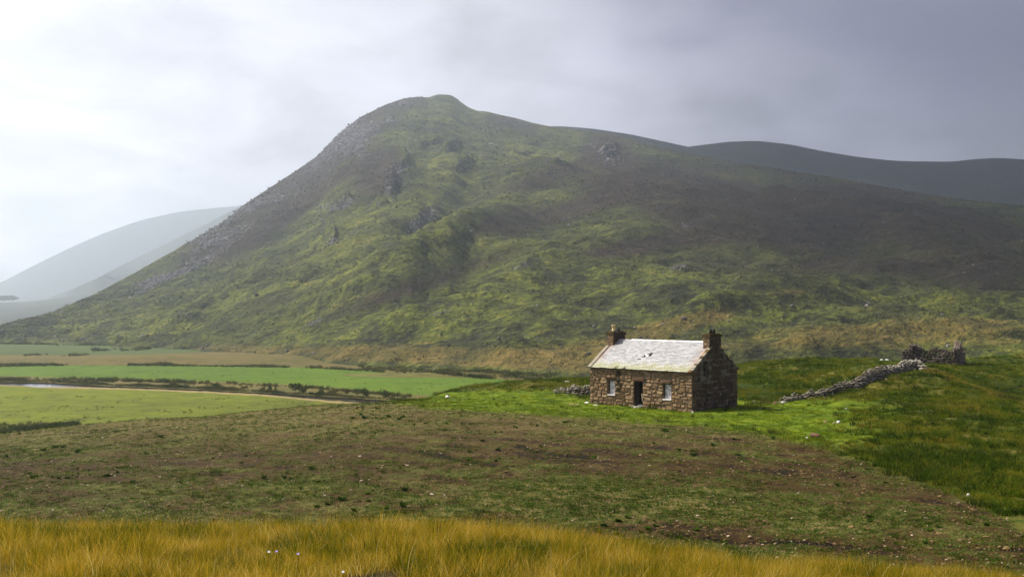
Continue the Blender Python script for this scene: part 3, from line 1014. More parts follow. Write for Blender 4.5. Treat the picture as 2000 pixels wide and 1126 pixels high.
def rosette(name, mat, n, r, up, seed, wd=.3):
    rr = random.Random(seed)
    vs, fs, tn = [], [], []
    for _ in range(n):
        a = rr.uniform(0, 6.283)
        L_ = r * rr.uniform(.5, 1.1)
        e = rr.uniform(.2, 1.3) * up
        w = L_ * wd
        c, s = math.cos(a), math.sin(a)
        k = len(vs)
        vs += [(0, 0, .0), (c * L_ * .5 - s * w, s * L_ * .5 + c * w, e * L_ * .5), (c * L_ * .5 + s * w, s * L_ * .5 - c * w, e * L_ * .55), (c * L_, s * L_, e * L_ * .8)]
        fs += [(k, k + 2, k + 3, k + 1)]
        tn += [rr.random()] * 4
    o = mesh_obj(name, vs, fs, mat, do_link=False)
    at = o.data.attributes.new('tone', 'FLOAT', 'POINT')
    at.data.foreach_set('value', np.array(tn, dtype=np.float32))
    return o


def rock_mesh(name, mat, seed, sub=1, flat=.7, ang=.35):
    bm = bmesh.new()
    bmesh.ops.create_icosphere(bm, subdivisions=sub, radius=.5)
    rr = random.Random(seed)
    planes = [(Vector((rr.gauss(0, 1), rr.gauss(0, 1), rr.gauss(0, 1))).normalized(), rr.uniform(.26, .42)) for _ in range(7)]
    for vv in bm.verts:
        p = vv.co.copy()
        for nrm, d in planes:
            e = p.dot(nrm) - d
            if e > 0:
                p -= nrm * e
        p *= 1 + rr.uniform(-1, 1) * ang * .25
        p.z *= flat
        vv.co = p
    me = bpy.data.meshes.new(name)
    bm.to_mesh(me)
    bm.free()
    me.materials.append(mat)
    return me


def rocks(name, mat, n, seed, **k):
    return [bpy.data.objects.new(name, rock_mesh(name, mat, seed + i, **k)) for i in range(n)]


def rot_up(n, tilt=.12):
    return np.stack([rng.normal(0, tilt, n), rng.normal(0, tilt, n), rng.uniform(0, 6.283, n)], -1)


def s3(a, zf=None):
    return np.stack([a, a, a if zf is None else a * zf], -1)


WIND = np.array([.10, .22])   # the grass leans a little to the right

# foreground moor grass
n = 40000
u = rng.random(n)
yy = 5.2 + (21.5 - 5.2) * u ** .75
hw = yy * .54 + 1.2
xx = rng.uniform(-1, 1, n) * hw
zz = near_z(xx, yy)
dens = fbm(xx / 1.3, yy / 1.3, 3, 81)
hgt = .82 + .32 * dens + rng.normal(0, .12, n)
hgt *= np.interp(yy, [5, 12, 17, 22], [1.05, 1.0, .9, .7])
hgt *= .58 + .42 * sstep(-.5, .3, fbm(xx / .55, yy / .75, 2, 83))
keep = dens > -.5
V = [tuft('grass_tuft', M_gold, 34, .30, .13, .6, .0045, 100 + i, .6) for i in range(5)] + \
    [tuft('grass_tuft', M_gold, 22, .42, .10, .35, .0045, 110 + i, .5) for i in range(2)] + \
    [tuft('grass_tuft', M_gold, 26, .26, .10, .9, .006, 120 + i, .9) for i in range(2)]
ro = rot_up(n, .10)
ro[:, 2] = rng.uniform(0, 6.283, n)
pick = rng.choice(9, n, p=[.15] * 5 + [.08, .07, .05, .05])
scatter('golden_grass', V, np.stack([xx, yy, zz - .03], -1)[keep], ro[keep], s3(hgt)[keep], pick[keep], 'long golden and olive moor grass covering the slope at the foot of the photo')

# taller straw stalks and bent blades standing out of the sward
M_straw = leaf_material('straw_stalk', [(.30, .22, .05), (.55, .42, .12), (.75, .62, .28)], .4, .9)
M_green_t = leaf_material('green_sedge', [(.015, .04, .003), (.035, .075, .005), (.08, .12, .01)], .4, .9)
n = 2600
yy = 5.2 + 15.5 * rng.random(n) ** .8
xx = rng.uniform(-1, 1, n) * (yy * .54 + 1.2)
ro = rot_up(n, .10)
scatter('straw_stalks', [tuft('stalk', M_straw, 5, .34, .12, .8, .0045, 130 + i, .9, 4) for i in range(4)], np.stack([xx, yy, near_z(xx, yy) - .02], -1), ro, s3(rng.uniform(.6, 1.05, n)), rng.integers(0, 4, n), 'pale bent straw stalks standing out of the golden grass')
n = 8000
yy = 5.2 + 14 * rng.random(n) ** .9
xx = rng.uniform(-1, 1, n) * (yy * .54 + 1.2)
kk = fbm(xx / 1.1, yy / 1.6, 3, 87) > .24
n = int(kk.sum())
scatter('green_sedge', [tuft('sedge', M_green_t, 40, .22, .16, .7, .0065, 140 + i, .6) for i in range(3)], np.stack([xx, yy, near_z(xx, yy) - .02], -1)[kk], rot_up(n, .1), s3(rng.uniform(.7, 1.15, n)), rng.integers(0, 3, n), 'darker green sedge in patches through the golden grass')

# cottage frame (local x along the front, y towards the back)
CA = math.atan2(-.703, .711)
CC = Vector((12.31, 83.81, 0))


def to_local(x, y):
    dx, dy = x - CC.x, y - CC.y
    return dx * math.cos(CA) + dy * math.sin(CA), -dx * math.sin(CA) + dy * math.cos(CA)


def outside_house(x, y, m=.15):
    lx, ly = to_local(x, y)
    return ~((np.abs(lx) < 5.1 + m) & (np.abs(ly) < 3.135 + m))


def near_pts(n, y0, y1, pad=1.08, pw=1.0):
    yy = y0 + (y1 - y0) * rng.random(n) ** pw
    xx = rng.uniform(-.5, .5, n) * yy * pad
    zz = near_z(xx, yy)
    return xx, yy, zz, masks(xx, yy, zz)


# lawn round the cottage: short green grass
xx, yy, zz, mk = near_pts(60000, 40, 110)
k = (rng.random(len(xx)) < mk['lawn'] * .9) & outside_house(xx, yy, .05)
VL = [tuft('lawn_tuft', M_lawn, 26, .085, .16, .8, .016, 200 + i, .5, 2) for i in range(3)]
m_ = k.sum()
scatter('lawn_grass', VL, np.stack([xx, yy, zz - .01], -1)[k], rot_up(m_), s3(rng.uniform(.7, 1.5, m_)), rng.integers(0, 3, m_), 'short bright green grass round the cottage')

# rough grass on the hummock, the mound and the brow
xx, yy, zz, mk = near_pts(75000, 38, 134)
wr = (1 - mk['field']) * (1 - mk['lawn'] * .97) * (1 - mk['gold'])
hn = fbm(xx / 3.2, yy / 3.2, 3, 61)
k = (rng.random(len(xx)) < wr) & outside_house(xx, yy, .1) & (zz > -4) & (hn > -.75)
VR = [tuft('rough_tuft', M_rough, 30, .24, .22, .8, .022, 220 + i, .8, 2) for i in range(4)]
m_ = k.sum()
sc = (1 + .6 * hn[k]) * rng.uniform(.7, 1.35, m_)
scatter('rough_grass', VR, np.stack([xx, yy, zz - .03], -1)[k], rot_up(m_), s3(sc), rng.integers(0, 4, m_), 'rough green and yellow grass on the banks round the cottage')

# dark rushy tussocks on the hummock, massed lower right to stand in for shade
xx, yy, zz, mk = near_pts(16000, 38, 128)
px_, py_ = 1000 + FOC * xx / yy, HOR + FOC * (HC - zz) / yy
tn_ = fbm(xx / 4.5, yy / 3.5, 3, 67)
wq = (1 - mk['field']) * (1 - mk['lawn']) * (1 - mk['gold']) * np.clip(sstep(-.05, .35, tn_) * .5 + .8 * np.exp(-((px_ - 1850) / 230) ** 2 - ((py_ - 900) / 50) ** 2), 0, 1)
k = (rng.random(len(xx)) < wq) & outside_house(xx, yy, .2) & (zz > -4)
M_dkr = leaf_material('dark_tussock', [(.006, .016, .0015), (.018, .042, .003), (.035, .065, .004), (.08, .085, .01)], .35, .2)
m_ = k.sum()
scatter('dark_tussocks', [tuft('dark_tussock', M_dkr, 44, .34, .26, .8, .022, 250 + i, .8, 2) for i in range(3)], np.stack([xx, yy, zz - .03], -1)[k], rot_up(m_), s3(rng.uniform(.6, 1.5, m_)), rng.integers(0, 3, m_), 'dark rushy tussocks on the grassy hummock, massed at lower right in place of shade')

# pale grass along the near hummock's crest, its colour standing in for a lit edge
cl_px = rng.uniform(1796, 2030, 900)
cl_Y = np.interp(cl_px, [1796, 1850, 1900, 1960, 2000, 2030], [98.5, 96, 92, 86, 83, 81]) + rng.normal(0, .9, 900)
cl_x = (cl_px - 1000) / FOC * cl_Y
M_crest = leaf_material('lit_crest_grass', [(.10, .09, .015), (.22, .17, .03), (.34, .25, .07)], .4, .3)
scatter('crest_grass', [tuft('crest_tuft', M_crest, 26, .26, .2, .8, .022, 230 + i, .8, 2) for i in range(3)], np.stack([cl_x, cl_Y, near_z(cl_x, cl_Y) - .02], -1), rot_up(900), s3(rng.uniform(.6, 1.2, 900)), rng.integers(0, 3, 900), 'pale grass imitating a lit edge along the crest of the hummock right of the drystone wall')

# the worn field: sprouts, dock rosettes, dry clods and small stones
xx, yy, zz, mk = near_pts(130000, 26, 98, 1.1, 1.2)
jj = fbm(xx / 2.5, yy / 2.5, 3, 71)
px_, py_ = 1000 + FOC * xx / yy, HOR + FOC * (HC - zz) / yy
green = np.clip(.45 + .45 * jj - .45 * mk['brown'] + .7 * np.exp(-((px_ - 1150) / 330) ** 2 - ((py_ - 985) / 35) ** 2), 0, 1)
k = rng.random(len(xx)) < mk['field'] * green
VS = [tuft('field_sprout', M_sprout, 12, .065, .12, 1.0, .028, 240 + i, .5, 2) for i in range(3)] + [tuft('field_blade', M_rough, 14, .08, .12, .9, .014, 245, .5, 2)]
m_ = k.sum()
scatter('field_sprouts', VS, np.stack([xx, yy, zz - .005], -1)[k], rot_up(m_), s3(rng.uniform(.6, 1.4, m_)), rng.integers(0, 4, m_), 'small green sprouts and blades scattered over the worn field')

xx, yy, zz, mk = near_pts(5200, 26, 100, 1.1, 1.1)
jj = fbm(xx / 5, yy / 5, 3, 73)
k = (rng.random(len(xx)) < np.clip(mk['field'] + mk['lawn'] * .5, 0, 1) * np.clip(-.05 + 1.8 * jj, 0.02, 1)) & outside_house(xx, yy, .5)
VD = [rosette('dock_plant', M_weed, 26, .20, .7, 260 + i) for i in range(3)]
m_ = k.sum()
scatter('dock_plants', VD, np.stack([xx, yy, zz], -1)[k], rot_up(m_), s3(np.minimum(rng.gamma(2, .27, m_), 1.4) * np.interp(yy[k], [28, 60], [.6, 1.1])), rng.integers(0, 3, m_), 'dark green dock and thistle rosettes dotted over the worn field')

xx, yy, zz, mk = near_pts(46000, 26, 98, 1.1, 1.1)
jj = fbm(xx / 4, yy / 4, 3, 75)
px_, py_ = 1000 + FOC * xx / yy, HOR + FOC * (HC - zz) / yy
cd = np.clip(.22 + .6 * jj + .25 * mk['brown'] + .3 * sstep(900, 1500, px_), .03, 1)
k = rng.random(len(xx)) < mk['field'] * cd
VC = rocks('dry_clod', M_clod, 4, 300, sub=1, flat=.42)
m_ = k.sum()
scatter('dry_clods', VC, np.stack([xx, yy, zz + .005], -1)[k], rot_up(m_), s3(rng.gamma(2, .036, m_) + .03), rng.integers(0, 4, m_), 'dry brown clods and dung over the worn field')
xx, yy, zz, mk = near_pts(5200, 26, 98, 1.1, 1.1)
k = (rng.random(len(xx)) < mk['field'] * .8)
VT = rocks('field_stone', M_fieldstone, 4, 320, sub=1, flat=.6)
m_ = k.sum()
scatter('field_stones', VT, np.stack([xx, yy, zz + .01], -1)[k], rot_up(m_), s3(rng.gamma(2, .022, m_) + .025), rng.integers(0, 4, m_), 'small pale stones scattered over the worn field')


# rushes along the valley strips
def along(line, n, spread, x0, x1, off=0, step=None):
    px = rng.uniform(x0, x1, n)
    py = np.interp(px, [p[0] for p in line], [p[1] for p in line]) + off + rng.normal(0, spread, n)
    Y = HV * FOC / (py - HOR)
    return np.stack([(px - 1000) / FOC * Y, Y, np.full(n, VF)], -1)


VRU = [tuft('rush_tuft', M_rush, 40, 1.0, .55, .35, .07, 400 + i, .4, 2) for i in range(4)]
A1 = along(T_mead, 1500, .5, -60, 1140, 0)
A1 = A1[(fbm(A1[:, 0] / 14, A1[:, 0] * 0, 3, 5) > -.25)]
A1[:, 2] += .05
A2 = along(B_bank, 1700, .7, -60, 820, -2.2)
A2[:, 2] += .2
A3 = along(B_mead, 700, 1.2, -60, 800, 5)
A3[:, 2] += .2
A4 = along([(-100, 846), (160, 832)], 900, 4.0, -90, 152, 0)
A5 = along([(180, 685), (300, 682), (440, 679)], 260, .9, 180, 420, 0)
A5 = A5[fbm(A5[:, 0] / 9, A5[:, 0] * 0, 3, 8) > -.1]
A6 = along([(-60, 668), (430, 676), (700, 700), (1000, 733)], 1200, .7, -60, 900, 2)
A7 = along([(40, 693), (180, 695)], 170, 1.0, 30, 178, 0)
A7 = A7[fbm(A7[:, 0] / 9, A7[:, 0] * 0, 3, 9) > -.1]
A8 = along(T_mead, 900, 3.5, 700, 1140, -7)
P = np.vstack([A1, A2, A3, A4, A5, A6, A7, A8])
P[:, 2] += vmound(P[:, 0], P[:, 1]) * (P[:, 1] > 280)
far = np.clip(P[:, 1] / 300, .7, 1.5)
sz = rng.uniform(.45, 1.25, len(P)) * far * (.75 + .7 * fbm(P[:, 0] / 7, P[:, 1] / 7, 2, 15))
sz = np.clip(sz, .15, 3)
i0 = len(A1) + len(A2) + len(A3)
sz[i0:i0 + len(A4)] *= 1.25
scatter('rushes', VRU, P, rot_up(len(P)), s3(sz), rng.integers(0, 4, len(P)), 'dark rushes along the river banks and field edges of the valley')

# small tussocks dotted over the meadow and pasture
px = rng.uniform(-60, 1000, 3600)
py = rng.uniform(716, 830, 3600)
t_ = np.interp(px, [p[0] for p in B_bank], [p[1] for p in B_bank])
ok = ((py < t_ - 18) | (py > t_ + 12)) & (fbm(px / 60, py / 7, 3, 19) > .22)
px, py = px[ok], py[ok]
Y = HV * FOC / (py - HOR)
P = np.stack([(px - 1000) / FOC * Y, Y, np.full(len(px), VF + .1)], -1)
scatter('pasture_tussocks', [tuft('tussock', M_rush, 26, .30, .35, .7, .05, 420 + i, .5, 2) for i in range(3)], P, rot_up(len(P)), s3(rng.uniform(.3, .95, len(P))), rng.integers(0, 3, len(P)), 'small dark tussocks dotted over the valley pastures')

# scree on the mountain
flat_w = (np.minimum(MM['rock'].ravel(), .6) ** 1.2) * (MY.ravel() > 0)
pxm = (1000 + FOC * MX / MY).ravel()
flat_w = flat_w * ((pxm > -40) & (pxm < 2040)) + .0035 * ((pxm > -40) & (pxm < 2040))
flat_w /= flat_w.sum()
n = 7000
ii = rng.choice(len(flat_w), n, p=flat_w)
P = np.stack([MX.ravel()[ii], MY.ravel()[ii], MZ.ravel()[ii]], -1)
P[:, :2] += rng.normal(0, 1.2, (n, 2))
dist = P[:, 1] / 900
scatter('scree', rocks('scree_rock', M_scree, 5, 340, sub=1, flat=.65), P, rng.uniform(0, 6.28, (n, 3)), s3((rng.gamma(2.2, .55, n) + .5) * np.clip(dist, .5, 1.4)), rng.integers(0, 5, n), 'grey scree and boulders strewn over the mountain flanks')
# tussocky heather clumps give the slope its nap
w2 = ((pxm > -30) & (pxm < 2030)).astype(float) * (1 - .7 * MM['rock'].ravel()) * np.clip(600 / MY.ravel(), .3, 2)
w2 = w2 * (.3 + sstep(-.1, .5, fbm(MX.ravel() / 30, MY.ravel() / 18, 3, 95)))
w2 /= w2.sum()
n = 26000
ii = rng.choice(len(w2), n, p=w2)
P = np.stack([MX.ravel()[ii], MY.ravel()[ii], MZ.ravel()[ii] - .1], -1)
P[:, :2] += rng.normal(0, .8, (n, 2))
scatter('heather_clumps', [rosette('heather_clump', M_heath, 18, 1.0, .8, 440 + i, .35) for i in range(4)], P, rot_up(n, .1), s3(rng.uniform(.35, 1.0, n) * np.clip(P[:, 1] / 600, .5, 1.8), .8), rng.integers(0, 4, n), 'dark heather and bracken clumps over the mountain slope')

# ------------------------------------------------------------------ crags on the mountain
crag_src = rocks('rock', M_crag, 6, 500, sub=2, flat=1.0, ang=.3)
crag_lab = ['pale split crag high on the mountain shoulder, above the cottage', 'dark rounded crag in the middle of the upper slope', 'long pale broken crag low on the left flank of the summit',
            'dark knobbly crag below the left side of the summit', 'steep dark buttress dropping from the left crags', 'dark rock band just right of the summit', 'low dark rock step below the summit',
            'left end of the rock steps under the summit', 'grey outcrop midway between the summit and the pale split crag', 'small white rock slab on the lower left slope', 'dark ledge under the left buttress',
            'low rock step just below the grey outcrop']
pyv = HOR - (MZ - HC) / MY * FOC
pxv = 1000 + FOC * MX / MY


def on_mountain(px, py):
    d = (pxv - px) ** 2 + (pyv - py) ** 2
    j = np.unravel_index(np.argmin(d), d.shape)
    return MX[j], MY[j], MZ[j]


for ci_, (cx, cy, sx, sy, hh) in enumerate(CRAGS):
    x, y, z = on_mountain(cx, cy)
    root = bpy.data.objects.new('rock_outcrop', None)
    root.location = (x, y, z)
    link(root)
    tag(root, crag_lab[ci_], 'crag')
    rr = random.Random(900 + ci_)
    mpp = y / FOC
    for q in range(int(10 + sx * sy / 22)):
        qx, qy = cx + rr.gauss(0, .42) * sx, cy + rr.gauss(0, .42) * sy
        ax, ay, az_ = on_mountain(qx, qy)
        s = rr.uniform(.22, .5) * min(sx, sy) * mpp * 1.1
        o = bpy.data.objects.new('rock', rr.choice(crag_src).data)
        o.location = (ax - x, ay - y, az_ - z - s * .12)
        o.rotation_euler = (rr.gauss(0, .3), rr.gauss(0, .3), rr.uniform(0, 6.28))
        o.scale = (s * rr.uniform(.8, 1.5), s * rr.uniform(.7, 1.1), s * rr.uniform(.7, 1.5))
        link(o, root)

# ------------------------------------------------------------------ cottage
LX, LY, EH, RH = 5.1, 3.135, 2.98, 5.12
cottage = bpy.data.objects.new('stone_cottage', None)
cottage.location = CC
cottage.rotation_euler = (0, 0, CA)
link(cottage)
tag(cottage, 'roofless-looking abandoned granite cottage with pale slate roof and two chimneys on the green knoll', 'cottage')
cottage['label'] = 'abandoned brown granite cottage with pale slate roof, blocked windows and two end chimneys'
cottage['category'] = 'cottage'
FOOT = -.6
TH = .55
F0 = -LY            # outer plane of the front
rr = random.Random(5)

block_src = []
for i in range(7):
    bm = bmesh.new()
    bmesh.ops.create_cube(bm, size=1)
    r2 = random.Random(40 + i)
    for vv in bm.verts:
        vv.co = Vector([c + r2.uniform(-.035, .035) for c in vv.co])
    bmesh.ops.bevel(bm, geom=bm.edges[:] + bm.verts[:], offset=.09, segments=1, affect='EDGES')
    for vv in bm.verts:
        vv.co.y += r2.uniform(-.16, .16)
        vv.co.x += r2.uniform(-.015, .015)
        vv.co.z += r2.uniform(-.03, .03)
    me = bpy.data.meshes.new('stone')
    bm.to_mesh(me)
    bm.free()
    block_src.append(me)


def wall_slab(name, mat, x0, x1, y0, y1, zb, top, holes, parent, axis='x'):
    """a wall with real openings, built from butted pieces; top(x) gives the wall head. axis x: runs along x; axis y: runs along y"""
    xs = sorted({x0, x1, *[h[0] for h in holes], *[h[1] for h in holes], *([0.0] if (axis == 'y' and x0 < 0 < x1) else [])})
    mb = MB()
    def hx(xa, xb, za0, za1, zb0, zb1):
        p = [(xa, y0, za0), (xb, y0, zb0), (xb, y1, zb0), (xa, y1, za0), (xa, y0, za1), (xb, y0, zb1), (xb, y1, zb1), (xa, y1, za1)]
        if axis == 'y':
            p = [(b_, a_, c_) for (a_, b_, c_) in p]
            p = [p[0], p[3], p[2], p[1], p[4], p[7], p[6], p[5]]
        mb.hexa(p)
    for xa, xb in zip(xs[:-1], xs[1:]):
        hs = sorted([h for h in holes if h[0] <= xa and h[1] >= xb], key=lambda h: h[2])
        z = zb
        for h in hs:
            if h[2] > z:
                hx(xa, xb, z, h[2], z, h[2])
            z = h[3]
        hx(xa, xb, z, top(xa), z, top(xb))
    return mb.build(name, mat, parent)


WIN_L, DOOR, WIN_R = (-3.2, -2.46, .76, 1.96), (-.50, .37, .02, 2.02), (2.34, 3.12, .72, 1.97)
front = wall_slab('wall', M_mortar, -LX, LX, F0 + .03, F0 + TH, FOOT, lambda x: EH, [WIN_L, (DOOR[0], DOOR[1], FOOT + .3, DOOR[3]), WIN_R], cottage)
front['label'] = 'sunlit front wall of squared brown granite blocks'
back = wall_slab('wall', M_mortar, -LX, LX, LY - TH, LY, FOOT, lambda x: EH, [], cottage)
back['label'] = 'plain back wall'
gtop = lambda w: EH + (RH - EH) * (1 - abs(w) / LY)
GW = (-1.62, -.86, 2.55, 3.72)
gab_r = wall_slab('gable_wall', M_mortar_g, -LY + TH, LY - TH, LX - TH, LX - .03, FOOT, gtop, [GW], cottage, 'y')
gab_r['label'] = 'shaded gable wall of rubble with pale mortar and a tall dark opening'
gab_l = wall_slab('gable_wall', M_mortar, -LY + TH, LY - TH, -LX, -LX + TH, FOOT, gtop, [], cottage, 'y')
gab_l['label'] = 'far left gable wall'
# gable shoulders above the long walls' ends
for sx_ in (-1, 1):
    for sy_ in (-1, 1):
        xa, xb = (LX - TH, LX - .03) if sx_ > 0 else (-LX, -LX + TH)
        ya, yb = (LY - TH, LY) if sy_ > 0 else (-LY + .03, -LY + TH)
        za, zb_ = gtop(ya), gtop(yb)
        e = EH + .002
        sh = MB().hexa([(xa, ya, e), (xb, ya, e), (xb, yb, e), (xa, yb, e), (xa, ya, max(za, e + .01)), (xb, ya, max(za, e + .01)), (xb, yb, max(zb_, e + .01)), (xa, yb, max(zb_, e + .01))])
        sh.build('gable_shoulder', M_mortar_g, cottage)
fl = MB().box((-LX + TH, -LY + TH, -.25), (LX - TH, LY - TH, -.05)).build('floor', M_dark, cottage)


def stone(parent, x0, x1, z0, z1, depth, mat_i, face='front', gap=.018, proud=0.0):
    me = blocks[mat_i][rr.randrange(7)]
    o = bpy.data.objects.new('stone', me)
    w, h_ = x1 - x0 - 2 * gap, z1 - z0 - 2 * gap
    d = depth
    sgn = rr.choice((-1, 1))
    if face == 'front':
        o.location = ((x0 + x1) / 2, F0 + .03 + d * .5 - .034 - proud, (z0 + z1) / 2)
        o.scale = (w * sgn, d, h_)
    else:
        o.location = (LX - .03 - d * .5 + .04 + proud, (x0 + x1) / 2, (z0 + z1) / 2)
        o.rotation_euler = (0, 0, R(90))
        o.scale = (w * sgn, d, h_)
    o.rotation_euler.y = rr.uniform(-.012, .012) if face == 'front' else 0
    link(o, parent)
    return o


def with_mat(src, mat):
    out = []
    for me in src:
        m2 = me.copy()
        m2.materials.append(mat)
        out.append(m2)
    return out


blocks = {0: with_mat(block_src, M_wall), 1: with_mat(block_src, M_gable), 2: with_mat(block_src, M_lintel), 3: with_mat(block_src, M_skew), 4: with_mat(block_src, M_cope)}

LINT = [(-3.42, -2.25, 1.96, 2.22), (-.72, .66, 2.02, 2.34), (2.0, 3.24, 1.97, 2.24)]
for (a, b_, c, d) in LINT:
    o = stone(front, a, b_, c, d, .42, 2, gap=.004, proud=.02)
    o.name = 'lintel'
blocked = [WIN_L, DOOR, WIN_R, *LINT]
z = .0
course = [.34, .25, .32, .20, .31, .22, .30, .19, .27, .20, .24]
tot = sum(course)
course = [c * (EH - .02 + .12) / tot for c in course]
z = -.12
for ci_, ch in enumerate(course):
    za, zb_ = z, z + ch
    z = zb_
    spans = [(-LX, LX)]
    for (a, b_, c, d) in blocked:
        if min(d, zb_) - max(c, za) > .05:
            new = []
            for (p, q) in spans:
                if b_ <= p or a >= q:
                    new.append((p, q))
                else:
                    if a - p > .1:
                        new.append((p, a))
                    if q - b_ > .1:
                        new.append((b_, q))
            spans = new
    for (p, q) in spans:
        x = p
        while x < q - .02:
            w = rr.choice((.26, .34, .42, .5, .6, .74)) * rr.uniform(.85, 1.15)
            if abs(x - p) < 1e-6 and ci_ % 2:
                w *= 1.35
            if q - (x + w) < .26:
                w = q - x
            if w > .95:
                w *= .5
            dz = rr.uniform(-.035, .035)
            if w > .3 and rr.random() < .22 and ch > .26:
                zm = za + ch * rr.uniform(.4, .6)
                stone(front, x, x + w, za, zm, .30, 0)
                stone(front, x, x + w, zm, zb_, .30, 0)
            else:
                stone(front, x, x + w, za + dz, min(zb_ + dz, EH - .01), .30, 0)
            x += w
# rubble of the shaded gable
z = -.15
k = 0
while z < 4.9:
    ch = rr.uniform(.30, .46)
    x = -LY + rr.uniform(0, .05)
    lim = lambda zz_: LY * (1 - max(0, zz_ - EH) / (RH - EH)) - (.10 if zz_ > EH else 0)
    hw_ = lim(z + ch)
    x = -hw_
    while x < hw_ - .18:
        w = rr.uniform(.30, .66)
        w = min(w, hw_ - x)
        if not (x < GW[1] and x + w > GW[0] and z < GW[3] and z + ch > GW[2]):
            if rr.random() < .97:
                g_ = rr.uniform(.02, .045)
                dzz = rr.uniform(-.05, .05)
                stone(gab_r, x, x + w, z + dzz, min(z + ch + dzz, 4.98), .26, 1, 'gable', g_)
                k += 1
        x += w + rr.uniform(0, .05)
    z += ch
# corner stones of the gable edge are the ends of the front quoins

# openings
WD = F0 + .24
for (a, b_, c, d) in (WIN_L, WIN_R):
    w = MB().box((a + .002, WD, c + .06), (b_ - .002, WD + .1, d - .002)).build('window', M_block, cottage)
    w['label'] = 'window blocked with flaking whitewashed boards'
    fr = MB()
    fr.box((a + .003, WD - .03, c + .06), (a + .05, WD - .002, d - .003)).box((b_ - .05, WD - .03, c + .06), (b_ - .003, WD - .002, d - .003)).box((a + .051, WD - .03, d - .06), (b_ - .051, WD - .002, d - .003))
    fr.build('frame', M_darkwood, w)
    MB().box((a - .01, F0 - .03, c - .03), (b_ + .01, WD - .003, c + .055)).build('sill', M_white, w)
dr = MB()
dr.hexa([(DOOR[0] + .05, F0 + .16, .06), (DOOR[0] + .26, F0 + .42, .06), (DOOR[0] + .24, F0 + .46, .06), (DOOR[0] + .03, F0 + .2, .06),
         (DOOR[0] + .05, F0 + .16, 1.95), (DOOR[0] + .26, F0 + .42, 1.95), (DOOR[0] + .24, F0 + .46, 1.95), (DOOR[0] + .03, F0 + .2, 1.95)])
door = dr.build('door', M_darkwood, cottage)
door['label'] = 'dark wooden door standing open'
fr = MB().box((DOOR[0] + .002, F0 + .10, .03), (DOOR[0] + .06, F0 + .18, 1.99)).box((DOOR[1] - .06, F0 + .10, .03), (DOOR[1] - .002, F0 + .18, 1.99)).box((DOOR[0] + .061, F0 + .10, 1.92), (DOOR[1] - .061, F0 + .18, 1.99))
fr.build('door_frame', M_darkwood, cottage)
pl_ = MB().hexa([(DOOR[1] - .12, F0 + .085, .45), (DOOR[1] - .07, F0 + .085, .45), (DOOR[1] - .07, F0 + .098, .45), (DOOR[1] - .12, F0 + .098, .45),
                 (DOOR[1] - .19, F0 + .085, 1.05), (DOOR[1] - .10, F0 + .085, 1.05), (DOOR[1] - .10, F0 + .098, 1.05), (DOOR[1] - .19, F0 + .098, 1.05)])
pl_.build('broken_board', M_palewood, cottage)
MB().box((DOOR[0] - .05, F0 - .34, -.12), (DOOR[1] + .0, F0 + .10, .04)).build('doorstep', M_skew, cottage)
MB().box((DOOR[0] + .1, F0 + .3, .02), (DOOR[1] - .04, F0 + .38, .14)).build('threshold', M_pale, cottage)
MB().box((LX - TH - .05, GW[0] + .01, GW[2] + .01), (LX - TH + .1, GW[1] - .01, GW[3] - .01)).build('opening_panel', M_dark, cottage)  # near-black panel closing the gable opening

